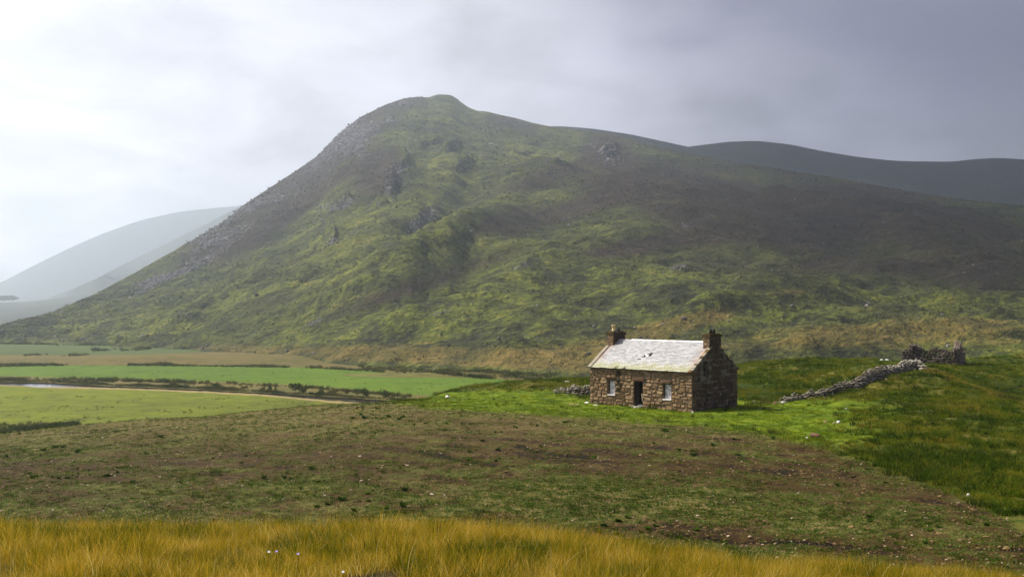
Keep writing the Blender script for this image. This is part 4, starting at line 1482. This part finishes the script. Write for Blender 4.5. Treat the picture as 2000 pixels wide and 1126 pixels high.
# roof
ang = math.atan2(RH - EH, LY)
slope_len = math.hypot(RH - EH, LY)
OV = .14
for side in (-1, 1):
    mb = MB()
    e0 = (side * (LY + OV), EH - OV * math.tan(ang) + .04)
    e1 = (0.0, RH + .04)
    def P3(x, s, up):
        yy_ = e0[0] + (e1[0] - e0[0]) * s
        zz_ = e0[1] + (e1[1] - e0[1]) * s
        return (x, yy_ + side * math.sin(ang) * up, zz_ + math.cos(ang) * up)
    xa, xb = -LX + .26, LX - .26
    p = [P3(xa, 0, 0), P3(xb, 0, 0), P3(xb, 1, 0), P3(xa, 1, 0), P3(xa, 0, .04), P3(xb, 0, .04), P3(xb, 1, .04), P3(xa, 1, .04)]
    holes_s = []
    # sarking boards, with the real hole in the front slope
    if side == -1:
        hx0, hx1, hs0, hs1 = -.62, -.06, .36, .50
        for (a, b_, s0, s1) in ((xa, xb, 0, hs0), (xa, hx0, hs0, hs1), (hx1, xb, hs0, hs1), (xa, xb, hs1, 1)):
            mb.hexa([P3(a, s0, 0), P3(b_, s0, 0), P3(b_, s1, 0), P3(a, s1, 0), P3(a, s0, .04), P3(b_, s0, .04), P3(b_, s1, .04), P3(a, s1, .04)])
    else:
        mb.hexa(p)
    roof = mb.build('roof', M_darkwood, cottage)
    roof['label'] = 'front roof slope of pale weathered slates with a small hole' if side == -1 else 'back roof slope'
    # slates: every one its own piece of geometry, joined (about 2 px each in the photo)
    sl, tones = MB(), []
    rows = 23 if side == -1 else 14
    for r_ in range(rows):
        s0 = r_ / rows
        s1 = min(1.0, s0 + 1.35 / rows)
        wid = .30
        x = xa - (wid / 2 if r_ % 2 else 0)
        while x < xb - .01:
            w = wid * rr.uniform(.8, 1.2)
            a, b_ = max(x, xa), min(x + w, xb)
            x += w
            if b_ - a < .03:
                continue
            cxm, csm = (a + b_) / 2, (s0 + s1) / 2
            if side == -1:
                # the ragged hole runs down to the left
                t1 = (cxm + .34) / .36
                t2 = (s0 + .5 / rows - .43) / .10
                if (t1 - t2 * .9) ** 2 * 1.6 + t2 ** 2 < 1.0 + rr.uniform(-.35, .35):
                    if rr.random() < .85:
                        continue
                if rr.random() < .004 and r_ < 8:
                    continue
                if r_ == 0 and rr.random() < .05:
                    continue
            j = rr.uniform(-.010, .010) + (.015 if rr.random() < .03 else 0)
            tilt = rr.uniform(0, .010)
            u0 = .058 + tilt
            sj = s0 + rr.uniform(-.12, .12) / rows if r_ else s0 + rr.uniform(-.25, .05) / rows
            k0 = len(sl.v)
            sl.hexa([P3(a + .004, sj, u0), P3(b_ - .004, sj, u0 + j * .3), P3(b_ - .004, s1, .040), P3(a + .004, s1, .040),
                     P3(a + .004, sj, u0 + .016), P3(b_ - .004, sj, u0 + .016 + j * .3), P3(b_ - .004, s1, .048), P3(a + .004, s1, .048)])
            tones += [rr.random()] * 8
    so = sl.build('slates', M_slate, roof)
    so['kind'] = 'stuff'
    at = so.data.attributes.new('tone', 'FLOAT', 'POINT')
    at.data.foreach_set('value', np.array(tones, dtype=np.float32))
    if side == -1:
        # broken slates and torn felt lying round the hole
        for q in range(3):
            fx, fs = -.15 + rr.uniform(-.25, .22), .46 + rr.uniform(-.05, .05)
            c3 = Vector(P3(fx, fs, .085))
            d_ = Vector(P3(fx, fs + .05, .10)) - c3
            w_ = Vector((rr.uniform(.05, .10), 0, rr.uniform(-.01, .03)))
            fvs = [c3 - w_, c3 + w_, c3 + w_ + d_ * rr.uniform(.5, 1.3), c3 - w_ + d_]
            nn_ = Vector((0, -math.sin(ang), math.cos(ang))) * .012
            MB().hexa([*fvs, *[p_ + nn_ for p_ in fvs]]).build('broken_slate', M_white, roof)
        # skew copings along both verges
    for gx_, lab in ((-1, 'left'), (1, 'right')):
        s = -.015
        q = 0
        while s < (.82 if side == -1 else .82):
            ds = rr.uniform(.09, .14) if gx_ < 0 else rr.uniform(.05, .10)
            s1 = min(s + ds, .86)
            a, b_ = (-LX - .05, -LX + .27) if gx_ < 0 else (LX - .25, LX + .05)
            up = .15 + rr.uniform(-.02, .03) - (.06 if gx_ > 0 else 0)
            o = MB().hexa([P3(a, s + .004, -.04), P3(b_, s + .004, -.04), P3(b_, s1 - .004, -.04), P3(a, s1 - .004, -.04),
                           P3(a, s + .004, up), P3(b_, s + .004, up - .02), P3(b_, s1 - .004, up), P3(a, s1 - .004, up + .01)]).build('skew_stone', M_skew if q % 3 or (gx_ < 0 and s < .5) else M_cope, roof)
            s = s1
            q += 1
# ridge tiles
for q in range(20):
    a = -LX + .62 + q * (2 * LX - 1.24) / 20
    b_ = a + (2 * LX - 1.24) / 20 - .006
    if q in (2,):
        continue
    rv = rr.uniform(-.008, .012)
    MB().hexa([(a, -.17, RH - .04 + rv), (b_, -.17, RH - .04 + rv), (b_, .17, RH - .04 + rv), (a, .17, RH - .04 + rv),
               (a, -.02, RH + .11 + rv), (b_, -.02, RH + .11 + rv), (b_, .02, RH + .11 + rv), (a, .02, RH + .11 + rv)]).build('ridge_tile', M_ridge, roof)

# chimneys
for sgn, lab in ((-1, 'left chimney with one tall cream pot and one short black pot'), (1, 'right chimney with two short black pots and a mossy orange cap')):
    x0, x1 = (-LX - .02, -LX + .60) if sgn < 0 else (LX - .60, LX - .0)
    hw_ = .80
    zt = 5.60
    st = MB()
    st.box((x0 + .02, -hw_ + .02, RH - .75), (x1 - .02, hw_ - .02, zt)).build
    ch = st.build('chimney', M_mortar if sgn < 0 else M_mortar_g, cottage)
    ch['label'] = lab
    # masonry of the stack
    z = RH - .78
    while z < zt - .05:
        hh = rr.uniform(.24, .32)
        hh = min(hh, zt - z)
        for face in range(4):
            if face in (0, 2):
                p, q = x0, x1
            else:
                p, q = -hw_, hw_
            x = p
            while x < q - .02:
                w = rr.uniform(.28, .5)
                if q - x - w < .2:
                    w = q - x
                g_ = .012 if sgn < 0 else .02
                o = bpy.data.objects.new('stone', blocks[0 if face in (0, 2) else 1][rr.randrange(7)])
                o.scale = (w - 2 * g_, .09, hh - 2 * g_)
                if face == 0:
                    o.location = (x + w / 2, -hw_ + .02, z + hh / 2)
                elif face == 2:
                    o.location = (x + w / 2, hw_ - .02, z + hh / 2)
                elif face == 1:
                    o.location = (x1 - .02, x + w / 2, z + hh / 2)
                    o.rotation_euler = (0, 0, R(90))
                else:
                    o.location = (x0 + .02, x + w / 2, z + hh / 2)
                    o.rotation_euler = (0, 0, R(90))
                link(o, ch)
                x += w
        z += hh
    cp_ = MB().box((x0 - .07, -hw_ - .07, zt + .002), (x1 + .07, hw_ + .07, zt + .20)).box((x0 + .05, -hw_ + .1, zt + .202), (x1 - .05, hw_ - .1, zt + .27))
    o = cp_.build('cap', M_cope, ch)
    cx = (x0 + x1) / 2
    if sgn < 0:
        MB().lathe([(.0, .0), (.17, 0), (.17, .1), (.145, .12), (.15, .42), (.19, .44), (.19, .56), (.12, .56), (.12, .2), (0, .2)], (cx, -.36, zt + .272), 14).build('chimney_pot', M_cream, ch, True)['label'] = 'tall cream clay pot'
        MB().lathe([(.0, .0), (.11, 0), (.11, .30), (.08, .30), (.08, .1), (0, .1)], (cx, .28, zt + .272), 12).build('chimney_pot', M_blackpot, ch, True)['label'] = 'short black pot'
    else:
        for yy_ in (-.22, .22):
            MB().lathe([(.0, .0), (.12, 0), (.12, .32), (.08, .32), (.08, .1), (0, .1)], (cx, yy_, zt + .272), 12).build('chimney_pot', M_blackpot, ch, True)['label'] = 'short black pot'


# ------------------------------------------------------------------ plants against the cottage
def local_to_world(lx, ly):
    c, s = math.cos(CA), math.sin(CA)
    return CC.x + lx * c - ly * s, CC.y + lx * s + ly * c


def rush_clump(x, y, s, label, z=None, mat=M_rush, n=130, h=.6, spread=.38, width=.018, seed=0, zs=1.0, name='rush_clump', cat='rushes', lean=.5):
    o = tuft(name, mat, n, h, spread, lean, width, 600 + seed, .5, 3)
    o.location = (x, y, gz(x, y) - .03 if z is None else z)
    o.scale = (s, s, s * zs)
    link(o)
    return tag(o, label, cat)


spots = [(1.55, -3.42, 1.1, .95, 'tall dark rush clump against the cottage front left of its right window'), (-1.25, -3.4, .85, .7, 'dark rush clump against the cottage front left of the door'),
         (-2.75, -3.38, .7, .6, 'low green clump under the left cottage window'), (-3.8, -3.38, .6, .6, 'small green clump near the left corner of the cottage front'), (3.4, -3.38, .6, .5, 'low dark grass clump under the right cottage window')]
for i, (lx, ly, s, zs, lab) in enumerate(spots):
    x, y = local_to_world(lx, ly)
    rush_clump(x, y, s, lab, seed=i, zs=zs)
o = tuft('gutter_plant', M_lawn, 30, .28, .08, .9, .05, 650, .6, 2)
x, y = local_to_world(-2.15, -3.27)
o.location = (x, y, EH - .06)
link(o)
tag(o, 'small green plant growing from the eaves above the damp streak', 'plant')
# climbing growth down the wall: damp moss streak
mo = MB()
r3 = random.Random(77)
for q in range(120):
    lz = r3.uniform(1.1, 2.85)
    lx = -2.05 + r3.gauss(0, .10 + .04 * (lz < 1.8))
    s = r3.uniform(.03, .08)
    mo.box((lx - s, F0 - .035, lz - s), (lx + s, F0 - .012, lz + s))
mo.build('moss_streak', plain('dark_moss', (.035, .032, .012), .95, .1), front)['kind'] = 'stuff'

# ------------------------------------------------------------------ drystone dykes
dyke_src = [rock_mesh('stone', M_dyke, 700 + i, 1, .62, .4) for i in range(8)]


def dyke(label, line, n_max, seed):
    root = bpy.data.objects.new('stone_wall', None)
    r4 = random.Random(seed)
    px0, py0, Y0, h0 = line[0]
    rx = (px0 - 1000) / FOC * Y0
    root.location = (rx, Y0, gz(rx, Y0))
    link(root)
    tag(root, label, 'wall')
    pts = []
    L = [((p[0] - 1000) / FOC * p[2], p[2], p[3]) for p in line]
    placed = []
    infill = MB()
    for (xa, ya, ha), (xb, yb, hb) in zip(L[:-1], L[1:]):
        ln = math.hypot(xb - xa, yb - ya)
        tx, ty = (xb - xa) / ln, (yb - ya) / ln
        nx, ny = ty, -tx
        z = 0.0
        row = 0
        hmax = max(ha, hb) * 1.15
        while z < hmax:
            hh = r4.uniform(.15, .23)
            s = r4.uniform(-.2, 0)
            while s < ln:
                wd = r4.choice((.22, .3, .38, .5)) * r4.uniform(.85, 1.15)
                t = min(max((s + wd / 2) / ln, 0), 1)
                x, y = xa + tx * (s + wd / 2), ya + ty * (s + wd / 2)
                hgt_ = (ha + (hb - ha) * t) * (1 + .22 * float(vnoise(np.array([x * 1.3]), np.array([y * 1.3]), seed)[0]))
                if z < hgt_:
                    zg = gz(x, y)
                    for side in (-1, 1):
                        off = side * (.24 - .10 * z) + r4.gauss(0, .035)
                        placed.append((x + nx * off, y + ny * off, zg + z + hh * .4, wd * r4.uniform(.95, 1.25), hh * r4.uniform(1.25, 1.75), r4, math.atan2(ty, tx)))
                    if z + hh >= hgt_ and r4.random() < .75:
                        placed.append((x, y, zg + z + hh * 1.15, wd * r4.uniform(.9, 1.4), r4.uniform(.2, .34), r4, math.atan2(ty, tx)))
                    if row == 0 and hgt_ > .4:
                        infill.box((x - .12, y - .12, zg - .1), (x + .12, y + .12, zg + hgt_ * .8))
                s += wd
            z += hh
            row += 1
        # stones fallen at the foot
    for q in range(int(len(placed) * .07)):
        b_ = placed[r4.randrange(len(placed))]
        x, y = b_[0] + r4.gauss(0, .7), b_[1] - abs(r4.gauss(0, .5))
        placed.append((x, y, gz(x, y) + .04, r4.uniform(.2, .4), r4.uniform(.2, .35), r4, r4.uniform(0, 3)))
    placed.sort(key=lambda p: p[1] - p[2] * 3)      # nearest and topmost show largest
    rest_v, rest_f = [], []
    for i, (x, y, z, w, h_, _, a) in enumerate(placed):
        me = dyke_src[r4.randrange(8)]
        rot = Euler((r4.gauss(0, .15), r4.gauss(0, .15), a + r4.gauss(0, .25)))
        sc_ = Vector((w, w * r4.uniform(.7, 1.0), h_))
        loc = Vector((x, y, z)) - root.location
        if i < n_max:
            o = bpy.data.objects.new('stone', me)
            o.location, o.rotation_euler, o.scale = loc, rot, sc_
            link(o, root)
        else:
            mtx = Matrix.LocRotScale(loc, rot, sc_)
            k0 = len(rest_v)
            rest_v += [mtx @ vv.co for vv in me.vertices]
            rest_f += [tuple(k0 + j for j in p.vertices) for p in me.polygons]
    if rest_v:
        o = mesh_obj('stones', rest_v, rest_f, M_dyke, root)
        o['kind'] = 'stuff'
    if infill.v:
        infill.v = [(a - root.location.x, b_ - root.location.y, c - root.location.z) for a, b_, c in infill.v]
        o = infill.build('rubble_core', M_rubble, root)
    return root, len(placed)


_, nd1 = dyke('long tumbled drystone wall climbing the grassy hummock right of the cottage',
     [(1528, 782, 84.5, .30), (1560, 778, 86, .40), (1600, 770, 88, .50), (1640, 765, 89.5, .55), (1652, 760, 90, .85), (1700, 745, 94, .95), (1745, 730, 96.5, .65), (1770, 724, 98, .8), (1790, 718, 99.3, .85), (1802, 724, 98.2, .35)], 300, 31)
_, nd2 = dyke('short low remnant of drystone wall left of the cottage',
     [(1082, 762, 93, .18), (1105, 760, 93, .30), (1122, 758, 92.5, .60), (1132, 760, 92, .35), (1152, 752, 91.5, .85)], 120, 33)
print('dyke stones', nd1, nd2)

# ------------------------------------------------------------------ ruined bothy
ruin = bpy.data.objects.new('ruined_bothy', None)
RX, RY_ = (1762 - 1000) / FOC * 126, 126.0
ruin.location = (RX, RY_, gz(RX, RY_))
link(ruin)
tag(ruin, 'roofless ruined stone bothy with ragged walls on the skyline of the far hummock', 'ruin')
ruin_src = [rock_mesh('stone', M_ruin, 800 + i, 1, .62, .4) for i in range(8)]
r5 = random.Random(61)
RU, RV = Vector((.866, -.5, 0)), Vector((.5, .866, 0))


def ruin_wall(p0, d, length, hfun, name='wall', label=None):
    vs, fs = [], []
    z = -.45
    while z < 3.2:
        hh = r5.uniform(.16, .25)
        s = r5.uniform(-.2, 0)
        while s < length:
            wd = r5.choice((.24, .34, .44, .56)) * r5.uniform(.85, 1.15)
            t = min(max((s + wd / 2) / length, 0), 1)
            if z < hfun(t) + .12 * r5.uniform(-1, 1):
                for off in (-.26, 0, .26):
                    if off == 0 and z < hfun(t) - .4:
                        continue
                    q = p0 + d * (s + wd / 2) + Vector((-d.y, d.x, 0)) * (off + r5.gauss(0, .02))
                    mtx = Matrix.LocRotScale(Vector((q.x, q.y, z + hh * .5)), Euler((r5.gauss(0, .08), r5.gauss(0, .08), math.atan2(d.y, d.x) + r5.gauss(0, .1))), Vector((wd * 1.25, .42, hh * 1.8)))
                    me = ruin_src[r5.randrange(8)]
                    k0 = len(vs)
                    vs += [mtx @ vv.co for vv in me.vertices]
                    fs += [tuple(k0 + j for j in p.vertices) for p in me.polygons]
            s += wd
        z += hh
    o = mesh_obj(name, vs, fs, M_ruin, ruin)
    o['kind'] = 'stuff'
    if label:
        o['label'] = label
    return o


FL, DP = 6.2, 5.2
ruin_wall(Vector((0, 0, 0)), RU, 1.15, lambda t: 1.15 + 1.0 * t, label='stump of the near wall beside the left gable')
ruin_wall(RU * 4.6, RU, 1.6, lambda t: 1.2 + .5 * t, label='near wall at the right corner')
ruin_wall(RU * 1.5, RU, 3.0, lambda t: .35 + .25 * math.sin(9 * t), label='fallen middle of the near wall')
ruin_wall(RV * DP, RU, FL, lambda t: 1.7 - .4 * t + .15 * math.sin(14 * t), label='long back wall with a ragged top')
ruin_wall(RU * 1.2, RV, DP, lambda t: 2.1 - .5 * t, label='left cross wall')
ruin_wall(RU * FL, RV, DP, lambda t: 1.2 + 1.45 * max(0, 1 - abs(t - .25) / .40), 'gable_wall', 'tall pointed remnant of the right gable')

# ------------------------------------------------------------------ loose boulders, one by one
bsrc = {'pale': M_pale, 'brown': M_brownrock, 'red': M_redrock, 'dyke': M_dyke}


def boulder(px, py, Y, w, h_, kind, label, seed, name='boulder', onmt=False, dp=.8):
    me = rock_mesh(name, bsrc[kind], seed, 2, 1.0, .3)
    o = bpy.data.objects.new(name, me)
    x = (px - 1000) / FOC * Y
    o.location = (x, Y, gz(x, Y) + h_ * .22)
    o.scale = (w, w * dp, h_)
    o.rotation_euler = (0, 0, seed * 1.3)
    link(o)
    return tag(o, label, 'rock')


boulder(1637, 833, 67.5, .50, .34, 'pale', 'white angular boulder on the lawn right of the cottage', 1)
boulder(1629, 836, 67.3, .24, .14, 'pale', 'small white stone touching the left side of the white boulder', 2)
boulder(1613, 834, 67.6, .42, .28, 'brown', 'squarish tan stone just left of the white boulder', 3)
boulder(1592, 865, 59.5, .70, .32, 'red', 'reddish brown rock on the corner of field and rough grass', 4)
boulder(1576, 866, 59.3, .18, .16, 'pale', 'little white stone left of the reddish rock at the field corner', 5)
boulder(1891, 970, 42.8, .20, .18, 'pale', 'white stone at the right edge of the worn field', 6)
boulder(1652, 796, 78, .42, .20, 'pale', 'pale flat stone in the grass below the drystone wall', 7)
boulder(1954, 798, 79, .42, .12, 'pale', 'pale flat stone in the rough grass near the right edge of the photo', 8)
boulder(1514, 787, 83.6, .45, .30, 'brown', 'pinkish stone at the low left end of the long drystone wall', 9)
boulder(1529, 783, 83.4, .42, .28, 'pale', 'white stone leaning on the left end of the long drystone wall', 10)
boulder(1353, 803, 77.4, .22, .24, 'pale', 'white stone at the foot of the cottage corner', 11)
boulder(1240, 792, 80.9, .18, .18, 'pale', 'white stone beside the cottage doorstep', 12)
boulder(1146, 783, 85.2, .95, .16, 'pale', 'flat white slab lying at the left corner of the cottage', 13, 'stone_slab', dp=.5)
boulder(1163, 788, 83.8, .50, .08, 'pale', 'thin white slab on the grass under the left end of the cottage front', 14, 'stone_slab')
boulder(1120, 786, 84.5, 1.3, .07, 'brown', 'worn tan slab set flat in the grass left of the cottage', 15, 'stone_slab')
boulder(874, 775, 94, .60, .30, 'pale', 'lone white stone on the green mound left of the cottage', 16)
boulder(1473, 786, 86, .4, .25, 'dyke', 'grey stone in the shadow right of the gable', 17)
boulder(1108, 746, 100, .9, .45, 'dyke', 'dark boulder behind the short wall remnant', 18)
for i, (px, py, w) in enumerate(((1740, 703, .6), (1732, 703.5, .5), (1722, 704, .45))):
    boulder(px, py, 112, w, .25, 'pale', ['pale stone on the brow left of the ruin, nearest the ruin', 'middle one of three pale stones on the brow left of the ruin', 'pale stone on the brow, farthest left of the ruin'][i], 20 + i)
# big boulder at the far left foot of the mountain
me = rock_mesh('boulder', M_crag, 31, 2, 1.0, .3)
for (px, py, w, lab) in ((5, 650, 3.4, 'dark boulder on the mountain foot at the left edge of the photo'), (502, 577, 3.6, 'dark boulder left of centre on the lower slope'), (1547, 598, 2.2, 'grey boulder on the tan knoll right of the cottage roof'),
                         (1335, 620, 2.4, 'pale boulder on the tan slope above the right chimney'), (1150, 691, 1.8, 'grey boulder just left of the cottage roof'), (1178, 627, 2.0, 'grey boulder above the left chimney'), (1250, 663, 1.4, 'dark boulder seen just over the cottage ridge'),
                         (875, 676, 2.0, 'grey boulder low on the slope left of the cottage'), (975, 660, 2.6, 'pale cracked boulder on the tan slope left of the cottage')):
    x, y, z = on_mountain(px, py)
    s = w * (y / 600 if px < 1000 else .9)
    o = bpy.data.objects.new('boulder', me)
    o.location = (x, y, z + s * .2)
    o.scale = (s, s * .8, s * .65)
    o.rotation_euler = (0, 0, px)
    link(o)
    tag(o, lab, 'rock')

# rush clumps standing alone
rush_clump((1520 - 1000) / FOC * 64, 64, 1.0, 'dark rush clump at the far edge of the worn field right of the cottage', seed=20, n=160, spread=.8)
rush_clump((1508 - 1000) / FOC * 65, 65, .7, 'smaller dark rush clump just left of the rush clump at the field edge', seed=21)
rush_clump((1448 - 1000) / FOC * 75, 75, .6, 'small dark weed clump on the lawn in front of the gable corner', seed=22, mat=M_weed)
for i, (px, s, lab) in enumerate(((1955, 1.3, 'leftmost of the dark rush bushes near the right edge of the photo'), (1975, 1.5, 'middle one of the dark rush bushes near the right edge of the photo'), (1992, 1.3, 'rightmost of the dark rush bushes near the right edge of the photo'))):
    Y = 85.5 - i
    rush_clump((px - 1000) / FOC * Y, Y, s, lab, seed=30 + i, spread=.5)
rush_clump((1480 - 1000) / FOC * 83, 83, 1.2, 'dark nettle patch in the shadow right of the gable', seed=40, n=200, spread=.9, mat=M_rush)
rush_clump((1500 - 1000) / FOC * 84.5, 84.5, 1.0, 'rush clump between the gable shadow and the long drystone wall', seed=41, n=160, spread=.7)
for i, (px, Y, lab) in enumerate(((1353, 74.5, 'thistle standing below the near corner of the cottage'), (1391, 73.5, 'thistle on the lawn below the gable'))):
    rush_clump((px - 1000) / FOC * Y, Y, .55, lab, seed=50 + i, mat=M_weed, n=30, spread=.15, width=.04, name='thistle', cat='thistle')


# bushes along the far river bank
def bush_mesh(seed):
    r6 = random.Random(seed)
    vs, fs, tn = [], [], []
    cl = [(r6.gauss(0, .45), r6.gauss(0, .4), r6.uniform(.25, .85), r6.uniform(.28, .5)) for _ in range(7)]
    for (cx, cy, cz_, cr) in cl:
        for _ in range(75):
            d = Vector((r6.gauss(0, 1), r6.gauss(0, 1), r6.gauss(0, 1))).normalized() * cr * r6.uniform(.6, 1.05)
            c = Vector((cx, cy, max(.02, cz_))) + d
            if c.z < 0:
                c.z = -c.z * .5
            a = Vector((r6.gauss(0, 1), r6.gauss(0, 1), r6.gauss(0, 1))).normalized()
            b_ = a.cross(Vector((r6.gauss(0, 1), r6.gauss(0, 1), r6.gauss(0, 1)))).normalized()
            s = r6.uniform(.06, .11)
            k0 = len(vs)
            vs += [c - a * s, c + b_ * s * .6, c + a * s, c - b_ * s * .6]
            fs.append((k0, k0 + 1, k0 + 2, k0 + 3))
            tn += [r6.random()] * 4
    o = mesh_obj('foliage', vs, fs, M_rush, do_link=False)
    at = o.data.attributes.new('tone', 'FLOAT', 'POINT')
    at.data.foreach_set('value', np.array(tn, dtype=np.float32))
    return o.data


bushes = [bush_mesh(70 + i) for i in range(4)]
for i, px in enumerate((335, 367, 420, 478, 512, 530, 575, 592, 626, 652, 676, 706, 752, 770, 790)):
    py = np.interp(px, [p[0] for p in B_bank], [p[1] for p in B_bank]) - 5
    Y = HV * FOC / (py - HOR)
    o = bpy.data.objects.new('riverside_bush', bushes[i % 4])
    o.location = ((px - 1000) / FOC * Y, Y, VF + .25)
    s = [1.3, 1.0, 1.1, 1.0, .9, 1.2, 1.9, 1.5, 1.2, 1.4, 1.3, 1.8, 1.6, 1.2, .9][i]
    o.scale = (s * 1.1, s, s)
    o.rotation_euler = (0, 0, i * 1.7)
    link(o)
    BL = ['leftmost small bush on the far river bank, where the water starts to narrow', 'second small bush from the left on the far river bank', 'lone low bush on the far river bank a third of the way along',
          'left bush of the close trio in the middle of the far river bank', 'small middle bush of the close trio on the far river bank', 'right bush of the close trio in the middle of the far river bank',
          'widest and tallest bush of the far river bank', 'bush just right of the tallest riverside bush', 'bush halfway between the tallest riverside bush and the river bend',
          'left one of two touching bushes right of the middle of the far bank', 'right one of two touching bushes right of the middle of the far bank', 'tall rounded bush near the right end of the far river bank',
          'third bush from the right end of the far river bank', 'last but one bush where the river goes behind the knoll', 'small last bush where the river goes behind the knoll']
    tag(o, BL[i], 'bush', 'bushes along the far river bank')

# wood far off in the haze at the left edge
px = rng.uniform(-60, 24, 160)
P = np.stack([(px - 1000) / FOC * 2400, np.full(160, 2400.) + rng.uniform(-30, 30, 160), np.full(160, HC + (HOR - 584) / FOC * 2400) - rng.uniform(0, 3, 160)], -1)
ob = [bpy.data.objects.new('tree_crown', b_) for b_ in bushes]
scatter('far_wood', ob, P, rot_up(160), s3(rng.uniform(5, 9, 160)), rng.integers(0, 4, 160), 'small dark wood in the haze at the far left')

# wild flowers in the foreground grass
pet = rosette('flower_head', None, 9, .02, .5, 900, .35)
M_pet = plain('lilac_petal', (.55, .48, .85), .6)
M_petw = plain('white_petal', (.85, .83, .80), .6)
for i, (px, py, Y, mm, lab) in enumerate(((540, 1076, 9.2, M_pet, 'lilac wild flower in the golden grass, left one of the pair'), (582, 1081, 9.0, M_pet, 'lilac wild flower in the golden grass, right one of the pair'),
                                        (525, 1077, 9.2, M_petw, 'tiny white flower beside the left lilac flower'), (670, 1116, 8.0, M_petw, 'tiny white flower low in the golden grass near the bottom of the photo'))):
    root = bpy.data.objects.new('wild_flower', None)
    x = (px - 1000) / FOC * Y
    zt = HC - (py - HOR) / FOC * Y
    zg = gz(x, Y)
    root.location = (x, Y, zg)
    link(root)
    tag(root, lab, 'flower')
    hgt_ = max(.2, zt - zg)
    mb = MB().lathe([(.003, 0), (.0025, hgt_ * .5), (.002, hgt_)], (0, 0, 0), 5)
    mb.build('stem', M_lawn, root)
    r7 = random.Random(i)
    vs, fs = [], []
    for q in range(9):
        a = q * .698
        c, s = math.cos(a), math.sin(a)
        k0 = len(vs)
        vs += [(0, 0, 0), (c * .008 - s * .004, s * .008 + c * .004, .005), (c * .015, s * .015, .004), (c * .008 + s * .004, s * .008 - c * .004, .005)]
        fs.append((k0, k0 + 1, k0 + 2, k0 + 3))
    o = mesh_obj('flower_head', vs, fs, mm, root)
    o.location = (0, 0, hgt_)
    o.rotation_euler = (.5, 0, 0)

# ------------------------------------------------------------------ haze
hz = MB().box((-7400, -2200, -18), (7400, 6800, 620)).build('haze', None)
mh = bpy.data.materials.new('haze_air')
mh.use_nodes = True
th = NT(mh.node_tree)
for nd in list(th.n):
    th.n.remove(nd)
oo = th.new('ShaderNodeOutputMaterial')
pv = th.new('ShaderNodeVolumePrincipled')
pv.inputs['Color'].default_value = (.74, .85, 1.0, 1)
pv.inputs['Density'].default_value = 0.00025
pv.inputs['Anisotropy'].default_value = 0.66
th.l.new(pv.outputs[0], oo.inputs['Volume'])
mh.cycles.homogeneous_volume = True
hz.data.materials.append(mh)
tag(hz, 'thin bright haze filling the valley', kind='stuff')

# ------------------------------------------------------------------ unseen cloud, added and shaped to shade the right of the mountain
CH = 1050.0
k_ = (CH - 150) / math.tan(SUN_EL)
ox, oy = math.sin(SUN_AZ) * k_, math.cos(SUN_AZ) * k_
cgx, cgy = np.meshgrid(np.linspace(-150, 2300, 170), np.linspace(280, 2350, 150))
edge_d = np.minimum.reduce([cgx - (.11 * cgy - 60), cgy - 400 + 0 * cgx, 2250 - cgx, 2300 - cgy])
edge_d = edge_d + 110 * fbm(cgx / 330, cgy / 330, 4, 303)
body = sstep(-40, 330, edge_d)
lump_ = .6 + .4 * fbm(cgx / 260, cgy / 260, 5, 311)
low = CH - 60 * body * lump_
high = CH + 180 * body * (.6 + .5 * fbm(cgx / 200, cgy / 200, 5, 317))
mc = bpy.data.materials.new('shade_cloud')
mc.use_nodes = True
tcl = NT(mc.node_tree)
for nd in list(tcl.n):
    tcl.n.remove(nd)
co_ = tcl.new('ShaderNodeOutputMaterial')
dif, trl, tra = tcl.new('ShaderNodeBsdfDiffuse'), tcl.new('ShaderNodeBsdfTranslucent'), tcl.new('ShaderNodeBsdfTransparent')
dif.inputs[0].default_value = (.8, .8, .82, 1)
trl.inputs[0].default_value = (.8, .8, .82, 1)
m1, m2 = tcl.new('ShaderNodeMixShader'), tcl.new('ShaderNodeMixShader')
tcl.l.new(dif.outputs[0], m1.inputs[1])
tcl.l.new(trl.outputs[0], m1.inputs[2])
wisps = tcl.noise(.006, 6, .6, tcl.pos())
tcl.put(m2.inputs[0], tcl.math('MULTIPLY', tcl.attr('body'), tcl.rng(wisps, .28, .55, .35, .80)))
tcl.l.new(tra.outputs[0], m2.inputs[1])
tcl.l.new(m1.outputs[0], m2.inputs[2])
tcl.l.new(m2.outputs[0], co_.inputs[0])
n_r, n_c2 = cgx.shape
CXX = np.concatenate([cgx, cgx[::-1]], 0) + ox
CYY = np.concatenate([cgy, cgy[::-1]], 0) + oy
CZZ = np.concatenate([low, high[::-1]], 0)
cl = grid_obj('cloud', CXX, CYY, CZZ, mc, {'body': np.concatenate([body, body[::-1]], 0)})
tag(cl, 'unseen grey cloud added high above to shade the right side of the mountain', kind='structure')
